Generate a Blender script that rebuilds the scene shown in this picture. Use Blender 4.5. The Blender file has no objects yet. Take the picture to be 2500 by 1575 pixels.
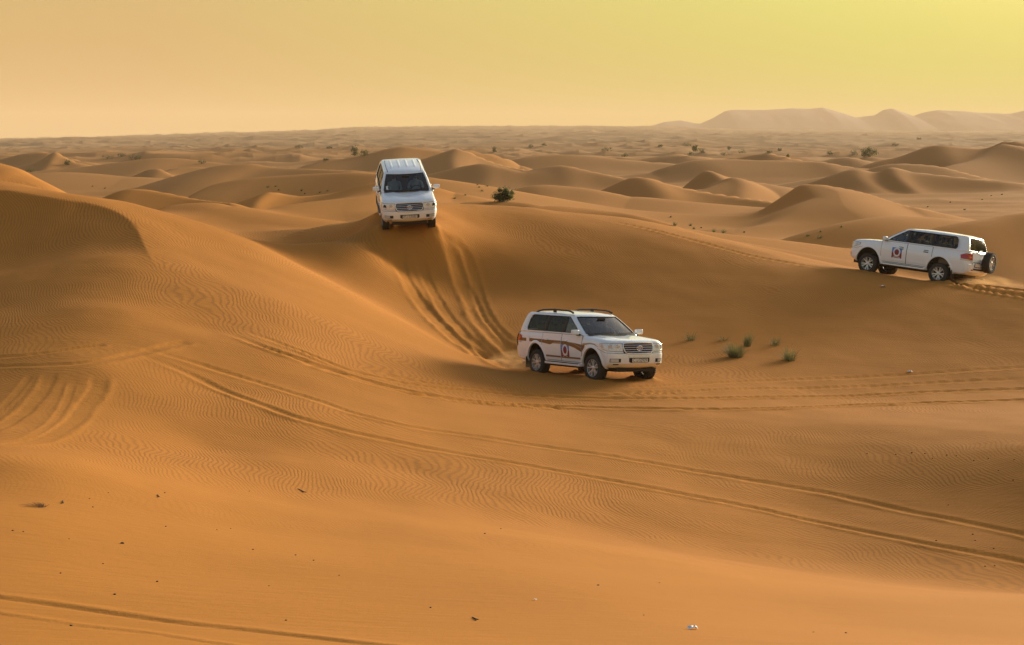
import bpy, bmesh, math, random
import numpy as np
from mathutils import Vector, Matrix, Euler
R = math.radians
random.seed(7)
SC = bpy.context.scene
COL = SC.collection

# ------------------------------------------------------------------ camera
CZ = 10.0                       # eye height above datum
FPX = 4861.0                    # focal length in photo pixels (2500 wide)
PITCH = math.atan((787.5 - 340.0) / FPX)
cam_d = bpy.data.cameras.new('camera')
cam_d.sensor_width = 36.0
cam_d.lens = 36.0 * FPX / 2500.0
cam_d.clip_start = 0.5
cam_d.clip_end = 40000
cam = bpy.data.objects.new('camera', cam_d)
cam.location = (0, 0, CZ)
cam.rotation_euler = (math.pi / 2 - PITCH, 0, 0)
COL.objects.link(cam)
SC.camera = cam

# ------------------------------------------------------------------ light
SUN_AZ = 40.0     # degrees to the right of the view direction
SUN_EL = 9.0
SUN_STRENGTH = 4.4
SUN_ANGLE = 20.0
EXPOSURE = 0.98
sun_d = bpy.data.lights.new('sun', 'SUN')
sun_d.energy = SUN_STRENGTH
sun_d.angle = R(SUN_ANGLE)
sun_d.color = (1.0, 0.89, 0.66)
sun = bpy.data.objects.new('sun', sun_d)
sdir = Vector((math.cos(R(SUN_EL)) * math.sin(R(SUN_AZ)), math.cos(R(SUN_EL)) * math.cos(R(SUN_AZ)), math.sin(R(SUN_EL))))
sun.rotation_euler = sdir.to_track_quat('Z', 'Y').to_euler()
sun.location = sdir * 100
COL.objects.link(sun)

wd = bpy.data.worlds.new('World')
SC.world = wd
wd.use_nodes = True
nt = wd.node_tree
for n in list(nt.nodes):
    nt.nodes.remove(n)
def wn(t, **k):
    n = nt.nodes.new(t)
    for a, b in k.items():
        setattr(n, a, b)
    return n
sky = wn('ShaderNodeTexSky', sky_type='NISHITA', sun_disc=False)
sky.sun_elevation = R(SUN_EL)
sky.sun_rotation = R(SUN_AZ)
sky.dust_density = 4.0
sky.air_density = 1.0
sky.altitude = 50
tc = wn('ShaderNodeTexCoord')
sep = wn('ShaderNodeSeparateXYZ')
nt.links.new(tc.outputs['Generated'], sep.inputs[0])
# dust haze band: warm near the horizon, thinning with elevation
def wmath(op, a, b=None, clamp=False):
    n = wn('ShaderNodeMath', operation=op, use_clamp=clamp)
    for i, v in enumerate((a, b)):
        if v is None:
            continue
        if isinstance(v, (int, float)):
            n.inputs[i].default_value = v
        else:
            nt.links.new(v, n.inputs[i])
    return n.outputs[0]
def wmix(f, a, b):
    n = wn('ShaderNodeMix', data_type='RGBA')
    for i, v in ((0, f), (6, a), (7, b)):
        if isinstance(v, (int, float)):
            n.inputs[i].default_value = v
        elif isinstance(v, tuple):
            n.inputs[i].default_value = v
        else:
            nt.links.new(v, n.inputs[i])
    return n.outputs[2]
elev = wmath('MAXIMUM', sep.outputs[2], 0.0)
e5 = wmath('MULTIPLY', elev, 4.6)
band = wmath('POWER', 2.718, wmath('MULTIPLY', wmath('MULTIPLY', e5, e5), -1.0))          # 1 at the horizon, thins upward
# toward the sun the dust glows yellow, away from it pink-orange
side = wmath('ADD', wmath('MULTIPLY', sep.outputs[0], 2.3), 0.42, True)
lift = wmath('MULTIPLY', elev, 3.6)
yel = wmath('ADD', side, lift, True)
dust = wmix(yel, (0.78, 0.40, 0.185, 1), (0.72, 0.755, 0.135, 1))
low = wmath('POWER', 2.718, wmath('MULTIPLY', elev, -30.0))
dust2 = wmix(wmath('MULTIPLY', low, 0.55), dust, (1.00, 0.80, 0.26, 1))
skys = wn('ShaderNodeVectorMath', operation='SCALE')
nt.links.new(sky.outputs[0], skys.inputs[0]); skys.inputs['Scale'].default_value = 0.115
dscale = wn('ShaderNodeVectorMath', operation='SCALE')
nt.links.new(dust2, dscale.inputs[0]); dscale.inputs['Scale'].default_value = 0.42
final = wmix(wmath('MULTIPLY', band, 0.97), skys.outputs[0], dscale.outputs[0])
bg = wn('ShaderNodeBackground')
nt.links.new(final, bg.inputs['Color']); bg.inputs['Strength'].default_value = 1.0
wo = wn('ShaderNodeOutputWorld')
nt.links.new(bg.outputs[0], wo.inputs['Surface'])

SC.view_settings.view_transform = 'Standard'
SC.view_settings.look = 'None'
SC.view_settings.exposure = EXPOSURE
SC.view_settings.gamma = 1.0
SC.view_settings.use_curve_mapping = False
SC.cycles.use_denoising = True
SC.cycles.max_bounces = 6
SC.cycles.volume_bounces = 1
SC.cycles.transparent_max_bounces = 12

# ------------------------------------------------------------------ helpers
CP, SP = math.cos(PITCH), math.sin(PITCH)
def unproj(u, v, D):
    """world point on the sight line of photo pixel (u, v), D metres ahead of the eye"""
    xc = (u - 1250.0) / FPX
    yc = -(v - 787.5) / FPX
    dy = CP + yc * SP
    dz = -SP + yc * CP
    return (xc / dy * D, D, CZ + dz / dy * D)

def set_props(o, label=None, cat=None, group=None, kind=None):
    if label: o['label'] = label
    if cat: o['category'] = cat
    if group: o['group'] = group
    if kind: o['kind'] = kind
    return o

def link_mesh(name, verts, faces, mat=None, parent=None, smooth=False, angle=None, mats=None, fmat=None):
    me = bpy.data.meshes.new(name)
    me.from_pydata([tuple(v) for v in verts], [], faces)
    me.validate(verbose=False)
    for m in (mats or ([mat] if mat else [])):
        me.materials.append(m)
    if fmat is not None and len(fmat) == len(me.polygons):
        me.polygons.foreach_set('material_index', fmat)
    if smooth:
        me.polygons.foreach_set('use_smooth', [True] * len(me.polygons))
        if angle:
            me.set_sharp_from_angle(angle=R(angle))
    me.update()
    o = bpy.data.objects.new(name, me)
    COL.objects.link(o)
    if parent is not None:
        o.parent = parent
    return o

def empty(name, M=None):
    o = bpy.data.objects.new(name, None)
    o.empty_display_size = 0.3
    COL.objects.link(o)
    if M is not None:
        o.matrix_world = M
    return o

# ---- materials
def new_mat(name):
    m = bpy.data.materials.new(name)
    m.use_nodes = True
    return m, m.node_tree, m.node_tree.nodes['Principled BSDF']

def plain(name, col, rough=0.5, metal=0.0, spec=0.5, var=0.0, vscale=8.0, coat=0.0, bump=0.0, dusty=0.0):
    m, t, b = new_mat(name)
    b.inputs['Roughness'].default_value = rough
    b.inputs['Metallic'].default_value = metal
    b.inputs['Specular IOR Level'].default_value = spec
    b.inputs['Coat Weight'].default_value = coat
    b.inputs['Coat Roughness'].default_value = 0.06
    tcn = t.nodes.new('ShaderNodeTexCoord')
    nz = t.nodes.new('ShaderNodeTexNoise')
    nz.inputs['Scale'].default_value = vscale
    nz.inputs['Detail'].default_value = 4
    t.links.new(tcn.outputs['Object'], nz.inputs['Vector'])
    mx = t.nodes.new('ShaderNodeMix'); mx.data_type = 'RGBA'
    mx.inputs[6].default_value = (*[c * (1 - var) for c in col], 1)
    mx.inputs[7].default_value = (*[min(1, c * (1 + var)) for c in col], 1)
    t.links.new(nz.outputs['Fac'], mx.inputs[0])
    out = mx.outputs[2]
    if dusty > 0:
        # sand dust that has settled on the lower panels: depends on the part's own height
        sx = t.nodes.new('ShaderNodeSeparateXYZ')
        t.links.new(tcn.outputs['Object'], sx.inputs[0])
        mr = t.nodes.new('ShaderNodeMapRange')
        mr.inputs['From Min'].default_value = 0.35
        mr.inputs['From Max'].default_value = 0.95
        mr.inputs['To Min'].default_value = dusty
        mr.inputs['To Max'].default_value = 0.02
        t.links.new(sx.outputs[2], mr.inputs['Value'])
        ml = t.nodes.new('ShaderNodeMath'); ml.operation = 'MULTIPLY'
        t.links.new(mr.outputs[0], ml.inputs[0]); t.links.new(nz.outputs['Fac'], ml.inputs[1])
        mx2 = t.nodes.new('ShaderNodeMix'); mx2.data_type = 'RGBA'
        t.links.new(ml.outputs[0], mx2.inputs[0]); t.links.new(out, mx2.inputs[6])
        mx2.inputs[7].default_value = (0.50, 0.27, 0.10, 1)
        out = mx2.outputs[2]
    t.links.new(out, b.inputs['Base Color'])
    if bump > 0:
        bp = t.nodes.new('ShaderNodeBump')
        bp.inputs['Distance'].default_value = bump
        t.links.new(nz.outputs['Fac'], bp.inputs['Height'])
        t.links.new(bp.outputs[0], b.inputs['Normal'])
    return m

# ---- noise
def _hash(ix, iy, seed):
    h = (ix.astype(np.int64) * 374761393 + iy.astype(np.int64) * 668265263 + seed * 1442695041) & 0x7fffffff
    h = ((h ^ (h >> 13)) * 1274126177) & 0x7fffffff
    return (h ^ (h >> 16)) & 0xffff
def noise(x, y, seed=0):
    """gradient noise, about -1..1"""
    ix = np.floor(x); iy = np.floor(y)
    fx = x - ix; fy = y - iy
    ux = fx * fx * fx * (fx * (fx * 6 - 15) + 10); uy = fy * fy * fy * (fy * (fy * 6 - 15) + 10)
    def g(dx, dy):
        a = _hash(ix + dx, iy + dy, seed) * (2 * math.pi / 65536.0)
        return np.cos(a) * (fx - dx) + np.sin(a) * (fy - dy)
    a = g(0, 0); b = g(1, 0); c = g(0, 1); d = g(1, 1)
    return 1.5 * ((a + (b - a) * ux) + ((c + (d - c) * ux) - (a + (b - a) * ux)) * uy)
def sstep(a, b, x):
    t = np.clip((x - a) / (b - a), 0, 1)
    return t * t * (3 - 2 * t)
def smax(a, b, k):
    h = np.clip(0.5 + 0.5 * (a - b) / k, 0, 1)
    return b + (a - b) * h + k * h * (1 - h)
def catmull(P, n):
    P = np.asarray(P, float)
    Q = np.vstack([2 * P[0] - P[1], P, 2 * P[-1] - P[-2]])
    out = []
    for i in range(1, len(Q) - 2):
        t = np.linspace(0, 1, n, endpoint=False)[:, None]
        p0, p1, p2, p3 = Q[i - 1], Q[i], Q[i + 1], Q[i + 2]
        out.append(0.5 * ((2 * p1) + (-p0 + p2) * t + (2 * p0 - 5 * p1 + 4 * p2 - p3) * t * t + (-p0 + 3 * p1 - 3 * p2 + p3) * t ** 3))
    out.append(P[-1:])
    return np.vstack(out)

# ------------------------------------------------------------------ where the three cars stand
AXF, AXR, TRK = 1.425, -1.425, 0.82
def car_matrix(yaw, pitch, roll, anchor_local, pixel, D):
    rot = (Matrix.Rotation(R(yaw), 4, 'Z') @ Matrix.Rotation(-R(pitch), 4, 'Y') @ Matrix.Rotation(R(roll), 4, 'X'))
    p = Vector(unproj(pixel[0], pixel[1], D)) - rot @ Vector(anchor_local)
    return Matrix.Translation(p) @ rot
CAR_BASIN = car_matrix(-58.0, 2.2, -2.6, (AXF, -TRK, 0), (1454, 932), 54.5)
CAR_CREST = car_matrix(-83.0, -10.5, 2.6, (AXF, -TRK, 0), (942, 560), 71.0)
CAR_RIDGE = car_matrix(143.0, 5.2, 6.0, (AXF, TRK, 0), (2117, 668), 74.0)
WHEELS = [(AXF, TRK, 0), (AXF, -TRK, 0), (AXR, TRK, 0), (AXR, -TRK, 0)]

# ------------------------------------------------------------------ terrain
# near dunes: (u, v, distance) survey points
NEAR = [
 # slope the photographer stands on
 (0,1575,19),(620,1575,19.5),(1250,1575,20),(1900,1575,20.2),(2500,1575,20.2),
 (0,1400,23.3),(600,1400,25),(1250,1420,25.5),(2000,1495,25),(2500,1507,25),
 (0,1250,27.6),(600,1290,29.5),(1250,1310,32),
 # trough
 (0,1125,31.8),(300,1150,33),(600,1190,34.5),(1100,1240,36),(1500,1290,37),(2000,1372,36),(2500,1402,35.8),(2500,1453,30),(2000,1425,30),(1600,1360,31),(2900,1455,30),
 # left dune flank
 (0,1000,40.0),(0,900,44.2),(0,750,51.4),(0,620,57.0),(0,520,60.3),(0,470,62.0),
 (250,1050,38.2),(250,900,44),(250,750,50.3),(250,620,56.3),(250,530,60.2),
 (500,1100,38.5),(500,950,44.2),(500,800,50.4),(500,650,57.4),(500,590,61),
 (700,1130,38),(700,1000,43),(700,850,49.5),(700,750,54.5),(650,650,60),
 (850,1050,42),(850,900,49.5),(850,800,55),(1000,1150,39.5),(1000,1000,46),(1000,900,52),
 (1100,1080,43),(1100,950,50.3),(1150,910,54),
 # its top and lee
 (0,442,66.5),(75,455,66.5),(187,481,66),(291,489,66.5),(400,517,66),(486,541,66),(561,567,66),
 (-150,445,66),(-400,440,66),(-400,520,60.5),(-400,750,52.5),(-400,1000,41),(-400,1200,30),(-300,1575,19),
 # ridge down to the basin
 (617,588,65),(673,619,63.5),(748,661,62.2),(822,698,61.4),(900,739,60.8),(1001,792,60),(1062,826,59.3),(1123,862,58.5),(1183,889,57.8),
 # saddle
 (691,610,66.5),(748,616,67),(822,620,67.3),(900,617,68.3),
 # hollow behind the ridge
 (900,690,66.0),(1000,740,66.0),(1100,800,63.4),(1000,650,69.8),(1200,870,60.0),(940,640,68.8),
 # face of the central dune
 (1130,540,74.3),(1130,650,70.8),(1130,750,66.8),(1200,830,62.8),
 (1270,560,75.2),(1270,660,71),(1270,760,66.5),(1320,850,61.6),
 (1450,580,75),(1450,670,70.8),(1450,770,66),(1450,850,61.5),
 (1700,640,72.6),(1700,710,69),(1700,800,64.4),(1700,870,60.3),
 (2000,690,69.8),(2000,760,66.3),(2000,860,61.2),(2000,930,57.3),
 (2350,730,68),(2400,810,64.3),(2400,900,59.7),(2400,955,56.6),
 # its crest
 (1074,497,77.5),(1174,502,78.2),(1282,507,79),(1361,519,79),(1435,530,78.8),(1510,545,78),(1585,562,77),(1700,588,75.8),(1824,619,74.4),(1974,647,73.2),
 (2385,694,70.6),(2500,703,70.2),(2700,715,69.5),
 # its left arm
 (925,516,77.2),(880,538,79.5),(800,550,82.5),(700,562,86),(598,580,90),(750,592,78.5),(840,590,75.5),
 # basin floor
 (1650,900,57.7),(1700,950,54.2),(2000,965,55),(2500,985,54),(1400,985,50.8),(1700,1015,49.3),(2200,1010,51.2),(1250,955,52),
 (1230,905,57.2),
 # fall from the floor to the trough
 (1250,1100,43),(1250,1200,38.5),(1600,1150,42.6),(1600,1240,39.1),(2000,1130,44.6),(2500,1110,43.6),(2000,1250,40.6),(2500,1250,39.7),(2300,1330,37.5),
 # right of the frame
 (2900,1420,35.5),(2900,1250,38.2),(2900,1110,41.5),(2900,985,54),(2900,900,60),(2900,800,65.5),(2800,1575,20.5),
]
def near_setup():
    pts = [unproj(*p) for p in NEAR]
    for M in (CAR_BASIN, CAR_CREST, CAR_RIDGE):
        for w in WHEELS:
            q = M @ Vector(w)
            pts.append((q.x, q.y, q.z + 0.05))
        for lx in (-0.5, 0.5):
            q = M @ Vector((lx, 0, 0)); pts.append((q.x, q.y, q.z + 0.05))
    for q in ((673,619,63.5),(748,661,62.2),(822,698,61.4),(900,739,60.8),(1001,792,60),(1062,826,59.3),(1123,862,58.5)):
        a = unproj(*q); pts.append((a[0] + 0.8, a[1] + 1.7, a[2] - 0.55))
    for p in [(0,0,8.2),(-10,0,8.2),(10,0,8.2),(-8,10,6.9),(8,10,6.8),(0,10,6.75),(-20,12,6.6),(20,12,6.4),
              (-22,20,5.5),(22,20,4.9),(-30,35,4.3),(30,36,2.0),
              # hidden ground behind the first crests
              (-24,84,4.6),(-14,84,4.2),(-30,75,7.0),(-22,76,6.4),(-13,76,5.6),(-9.5,71.8,5.4),(-7,74,5.3),
              (-4,88,4.6),(2,90,4.4),(8,88,4.3),(5,84,6.4),(12,82,4.9),(18,80,4.2),(24,78,3.8),
              (-30,95,3.4),(-15,97,3.2),(0,100,3.0),(15,95,3.0),(28,90,3.4),(32,60,2.9),(-34,60,8)]:
        pts.append(p)
    P = np.array(pts)
    X = P[:, :2] / 10.0
    n = len(X)
    d2 = ((X[:, None, :] - X[None]) ** 2).sum(-1)
    K = np.where(d2 > 0, 0.5 * d2 * np.log(d2 + 1e-12), 0) + np.eye(n) * 0.002
    A = np.zeros((n + 3, n + 3))
    A[:n, :n] = K; A[:n, n] = 1; A[:n, n + 1:] = X; A[n, :n] = 1; A[n + 1:, :n] = X.T
    sol = np.linalg.solve(A, np.concatenate([P[:, 2], np.zeros(3)]))
    return X, sol
TPX, TPS_SOL = near_setup()
def near_z(x, y):
    out = np.empty(x.shape)
    n = len(TPX)
    for i in range(0, len(x), 60000):
        a = x[i:i + 60000] / 10.0; b = y[i:i + 60000] / 10.0
        acc = TPS_SOL[n] + TPS_SOL[n + 1] * a + TPS_SOL[n + 2] * b
        for j in range(n):
            d2 = (a - TPX[j, 0]) ** 2 + (b - TPX[j, 1]) ** 2
            acc = acc + TPS_SOL[j] * 0.5 * d2 * np.log(d2 + 1e-12)
        out[i:i + 60000] = acc
    return out

# dunes beyond: crest survey (u, v), distance at the left and right end, bow, slope near, slope far, rounding
DUNES = [
 # right, behind the car on the ridge
 ([(2160,640),(2270,572),(2347,546),(2430,532),(2500,520),(2650,505),(2800,520)], 90,100, 2, .26,.25, 2.0),
 ([(1880,600),(1960,572),(2080,540),(2200,528),(2381,540),(2480,560)], 112,116, 3, .16,.2, 4.0),
 # centre right
 ([(1850,520),(1918,472),(1959,449),(2030,455),(2123,474),(2198,498),(2240,506)], 170,158, 4, .21,.5, 0.3),
 ([(1800,567),(1832,554),(1890,528),(1950,497),(2011,466)], 140,164, 0, .3,.3, 1.5),
 ([(1380,510),(1440,485),(1500,455),(1566,431),(1640,452),(1700,466),(1780,480),(1870,493)], 200,188, 5, .22,.5, 0.4),
 ([(1640,480),(1664,459),(1700,432),(1731,416),(1779,432),(1862,449),(1918,466),(1950,478)], 236,226, 6, .22,.45, 0.5),
 ([(1690,462),(1740,445),(1779,433),(1840,446)], 214,228, 0, .22,.3, 1.5),
 ([(1960,452),(2011,434),(2086,412),(2140,420),(2180,408),(2235,419),(2310,427),(2422,440)], 262,256, 5, .2,.4, 1.5),
 ([(2110,416),(2153,404),(2198,399),(2291,404),(2347,416),(2422,438)], 296,280, 4, .2,.4, 1.0),
 ([(2080,412),(2142,393),(2198,380),(2284,353),(2347,358),(2403,361),(2460,343),(2500,348),(2600,345),(2720,380)], 390,370, 10, .22,.4, 0.8),
 ([(2300,420),(2340,405),(2400,385),(2450,352)], 330,372, 0, .25,.3, 2.0),
 ([(1580,422),(1619,408),(1693,391),(1787,389),(1936,393),(2011,395),(2067,404),(2110,410)], 340,330, 8, .14,.3, 1.5),
 ([(1750,398),(1780,389),(1843,374),(1884,376),(1918,384),(1960,392)], 420,410, 4, .22,.4, 0.8),
 ([(1930,402),(2000,394),(2050,385),(2090,384),(2160,398)], 440,430, 5, .15,.3, 3.0),
 # centre
 ([(740,415),(800,395),(893,378),(950,362),(987,357),(1032,363),(1077,369)], 345,360, 6, .2,.4, 0.8),
 ([(1010,395),(1050,378),(1077,369),(1103,363),(1136,371),(1174,386),(1230,403),(1305,416),(1360,424)], 330,300, 6, .2,.5, 0.3),
 ([(1103,363),(1150,368),(1200,376),(1240,386),(1275,402)], 345,352, 0, .35,.4, 0.5),
 ([(950,440),(1043,423),(1110,408),(1174,399),(1230,408),(1290,422)], 272,262, 5, .18,.3, 2.0),
 ([(1200,446),(1260,427),(1310,412),(1361,405),(1398,405),(1454,418),(1536,440),(1570,452)], 266,252, 6, .2,.4, 1.2),
 ([(1220,400),(1278,385),(1361,377),(1435,378),(1548,392),(1620,400),(1680,408)], 430,420, 8, .15,.3, 2.5),
 ([(1190,478),(1260,461),(1323,451),(1400,455),(1460,463),(1530,480)], 190,182, 3, .12,.3, 3.0),
 ([(1080,502),(1136,492),(1211,491),(1286,494),(1335,502),(1380,512)], 112,106, 2, .2,.3, 1.5),
 ([(1230,520),(1271,507),(1361,503),(1430,508),(1491,515),(1548,524),(1622,550),(1670,578)], 92,88, 3, .22,.3, 1.5),
 ([(1530,395),(1580,384),(1640,376),(1700,384),(1760,392)], 520,510, 5, .2,.4, 1.0),
 # left
 ([(-300,360),(-120,378),(0,406),(49,431),(112,464),(160,490)], 104,88, 0, .24,.3, 1.8),
 ([(235,492),(275,474),(318,461),(374,466),(467,485),(530,492),(590,496)], 116,108, 2, .3,.35, 0.2),
 ([(385,512),(420,501),(467,496),(520,497),(570,505)], 100,97, 1, .16,.3, 2.0),
 ([(300,475),(336,457),(390,438),(449,420),(500,407),(542,401),(598,400),(654,408),(720,411),(785,412),(860,416)], 240,222, 10, .15,.4, 2.0),
 ([(440,492),(464,476),(490,458),(523,446),(598,434),(660,430),(748,425),(830,422),(897,421),(980,428)], 176,166, 6, .17,.35, 2.2),
 ([(480,550),(523,524),(570,505),(598,494),(640,479),(673,468),(710,475),(766,478),(822,470),(860,459),(897,448),(960,440),(1040,452),(1100,470)], 120,128, 2, .2,.35, 0.5),
 ([(540,545),(640,520),(720,500),(800,488),(880,478)], 108,120, 0, .22,.15, 2.0),
 ([(300,445),(325,433),(350,421),(374,412),(396,414),(419,427),(440,436)], 312,300, 3, .3,.35, 0.3),
 ([(385,424),(420,412),(467,408),(505,411)], 318,325, 3, .25,.4, 1.0),
 ([(-60,400),(0,385),(60,372),(125,371),(160,383),(200,392)], 430,420, 6, .2,.4, .8),
 ([(90,395),(110,384),(138,371),(165,384),(190,396)], 400,392, 4, .25,.4, .5),
 ([(160,412),(240,404),(330,392),(400,385),(480,392),(560,400)], 370,360, 6, .12,.3, 2.0),
 ([(-40,432),(60,425),(150,420),(240,424),(320,432)], 255,262, 6, .1,.2, 4.0),
]
def dune_poly(rec):
    pts, D0, D1, bow, sn, sf, rr = rec
    us = np.array([p[0] for p in pts], float)
    t = (us - us[0]) / (us[-1] - us[0])
    P = [unproj(p[0], p[1], D0 + (D1 - D0) * tt + bow * math.sin(math.pi * tt)) for p, tt in zip(pts, t)]
    C = catmull(P, 14)
    for _ in range(10):
        C[1:-1] = 0.25 * C[:-2] + 0.5 * C[1:-1] + 0.25 * C[2:]
    return C
def crest_dist(x, y, P):
    """nearest point on a crest line: distance, signed side (+ = toward the eye), crest height"""
    best = np.full(x.shape, 1e18); bz = np.zeros(x.shape); side = np.ones(x.shape)
    for a, b in zip(P[:-1], P[1:]):
        ex, ey = b[0] - a[0], b[1] - a[1]
        L2 = ex * ex + ey * ey + 1e-9
        t = np.clip(((x - a[0]) * ex + (y - a[1]) * ey) / L2, 0, 1)
        dx = x - (a[0] + ex * t); dy = y - (a[1] + ey * t)
        d2 = dx * dx + dy * dy
        m = d2 < best
        best = np.where(m, d2, best)
        bz = np.where(m, a[2] + (b[2] - a[2]) * t, bz)
        side = np.where(m, np.where(ex * dy - ey * dx < 0, 1.0, -1.0), side)
    return np.sqrt(best), side, bz
DUNE_P = [dune_poly(r) for r in DUNES]

HORIZON = np.array([(-1500,352),(-600,352),(0,346),(240,340),(450,333),(673,327),(900,317),(1000,314),(1585,314),(1800,322),(2200,326),(2500,326),(3500,330),(5000,330)], float)
def base_z(x, y):
    yy = np.maximum(y, 1.0)
    u = 1250 + FPX * x / np.maximum(yy, 40)
    vh = np.interp(u, HORIZON[:, 0], HORIZON[:, 1])
    zt = CZ + (340 - vh) / FPX * 4500
    near = 2.9 - 0.4 * sstep(100, 400, yy)
    f = np.clip((yy - 350) / (4500 - 350), 0, 1) ** 1.6
    z = near * (1 - f) + zt * f
    z = z + 0.9 * noise(x / 90, y / 70, 3) * sstep(90, 220, yy)
    z = z - np.clip((y - 4700) / 3000, 0, 1) * 16
    return z
def far_dunes(x, y):
    wx = x + 14 * noise(x / 60, y / 60, 11); wy = y + 14 * noise(x / 60, y / 60, 12)
    r1 = np.clip(1 - np.abs(noise(wx / 75, wy / 46, 21)), 0, 1) ** 2.2
    m1 = 0.45 + 0.55 * np.clip(0.5 + 0.9 * noise(wx / 190, wy / 120, 22), 0, 1)
    r2 = np.clip(1 - np.abs(noise(wx / 31 + 5, wy / 20, 23)), 0, 1) ** 2.0
    wx2 = x + 60 * noise(x / 260, y / 260, 13); wy2 = y + 60 * noise(x / 260, y / 260, 14)
    r3 = np.clip(1 - np.abs(noise(wx2 / 330, wy2 / 170, 25)), 0, 1) ** 2.4
    far = sstep(700, 2200, y)
    return (4.4 * r1 * m1 + 1.3 * r2) * (1 - 0.3 * far) + far * 6.5 * r3 - 1.5

SCARP = catmull([unproj(u, v, D) for u, v, D in [(-260,452,62),(-100,450,62.2),(0,454,62.4),(75,466,62.2),(150,484,62),(206,495,62),(262,504,61.6),(299,513,61),(329,528,60),(344,548,58.8),(359,571,57.4),(374,590,56.2),(396,604,55.2)]], 6)

def terrain(x, y):
    x = np.asarray(x, float); y = np.asarray(y, float)
    z = base_z(x, y)
    # random dune field wherever no dune was surveyed
    inside = (1 - sstep(0.30, 0.40, np.abs(x) / np.maximum(y, 30))) * (1 - sstep(360, 520, y))
    inside = np.maximum(inside, 1 - sstep(40, 70, np.hypot(x, y - 45)))
    fd = far_dunes(x, y)
    small = 0.5 * (1 - np.abs(noise(x / 24, y / 15, 41))) ** 2 * sstep(95, 140, y)
    z = z + fd * (1 - inside) + small * inside
    # near dunes
    nm = (y < 125) & (y > -25) & (np.abs(x) < 60)
    w = np.zeros(x.shape)
    w[nm] = (1 - sstep(88, 118, y[nm])) * (1 - sstep(0, 18, np.abs(x[nm]) - (0.34 * np.maximum(y[nm], 0) + 12))) * sstep(-24, -8, y[nm])
    idx = np.nonzero(w > 0)[0]
    if len(idx):
        xn, yn = x[idx], y[idx]
        zn = near_z(xn, yn)
        # slip face under the left crest
        sm = (yn > 40) & (yn < 70) & (xn < -5)
        if sm.any():
            d, s, tt = crest_dist(xn[sm], yn[sm], np.column_stack([SCARP[:, :2], np.linspace(0, 1, len(SCARP))]))
            end = 1 - sstep(0.70, 0.99, tt)
            dd = np.where(s > 0, d, 0)
            zn[sm] -= 0.50 * (1 - np.exp(-dd / 1.3)) * np.exp(-(dd / 14.0) ** 2) * end
        zn += 0.028 * noise(xn / 3.2, yn / 3.6, 5) + 0.012 * noise(xn / 1.1, yn / 1.3, 6) * sstep(25, 34, yn)
        z[idx] = z[idx] * (1 - w[idx]) + zn * w[idx]
    # surveyed dunes
    for rec, P in zip(DUNES, DUNE_P):
        _, D0, D1, bow, sn, sf, rr = rec
        Dm = 0.5 * (D0 + D1)
        reach = 60 if Dm > 130 else 24
        m = np.nonzero((y > P[:, 1].min() - reach) & (y < P[:, 1].max() + reach) & (x > P[:, 0].min() - reach) & (x < P[:, 0].max() + reach))[0]
        if not len(m):
            continue
        xx, yy = x[m], y[m]
        k = Dm / 150
        wx = xx + 1.2 * k * noise(xx / (14 * k), yy / (14 * k), 31); wy = yy + 1.6 * k * noise(xx / (18 * k), yy / (18 * k), 32)
        o_ = np.argsort(P[:, 0])
        cx, cy, cz = P[o_, 0], P[o_, 1], P[o_, 2]
        yc = np.interp(wx, cx, cy); zc = np.interp(wx, cx, cz)
        out_ = np.maximum(cx[0] - wx, 0) + np.maximum(wx - cx[-1], 0)
        m0 = (cy[-1] - cy[0]) / (cx[-1] - cx[0])
        dy = (yc - wy) / math.sqrt(1 + m0 * m0)
        d = np.hypot(dy, out_)
        sl = sn + (sf - sn) * sstep(0.8 * rr + 0.15, -0.8 * rr - 0.15, dy)
        sl = sl * (1 + 0.22 * noise(xx / (20 * k), yy / (20 * k), 33))
        # slopes are steepest just under the crest and run out gently
        dd = d / (1 + 0.010 * d / k)
        h = zc - sl * (np.sqrt(dd * dd + rr * rr) - rr)
        h = h - 12 * sstep(0.62 * reach, 0.98 * reach, d)
        z[m] = smax(h, z[m], 0.5 + 0.25 * k)
    return z

def hit(u, v, d0=18.0, d1=130.0, n=1600, zf=terrain):
    """first ground point on the sight line of a photo pixel"""
    Ds = np.geomspace(d0, d1, n)
    a = np.array(unproj(u, v, 1.0)) - np.array([0, 0, CZ])
    x = a[0] * Ds; zr = CZ + a[2] * Ds
    zz = zf(x, Ds)
    k = np.nonzero(zz >= zr)[0]
    k = k[0] if len(k) else n - 1
    return np.array([x[k], Ds[k], zz[k]])

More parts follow.
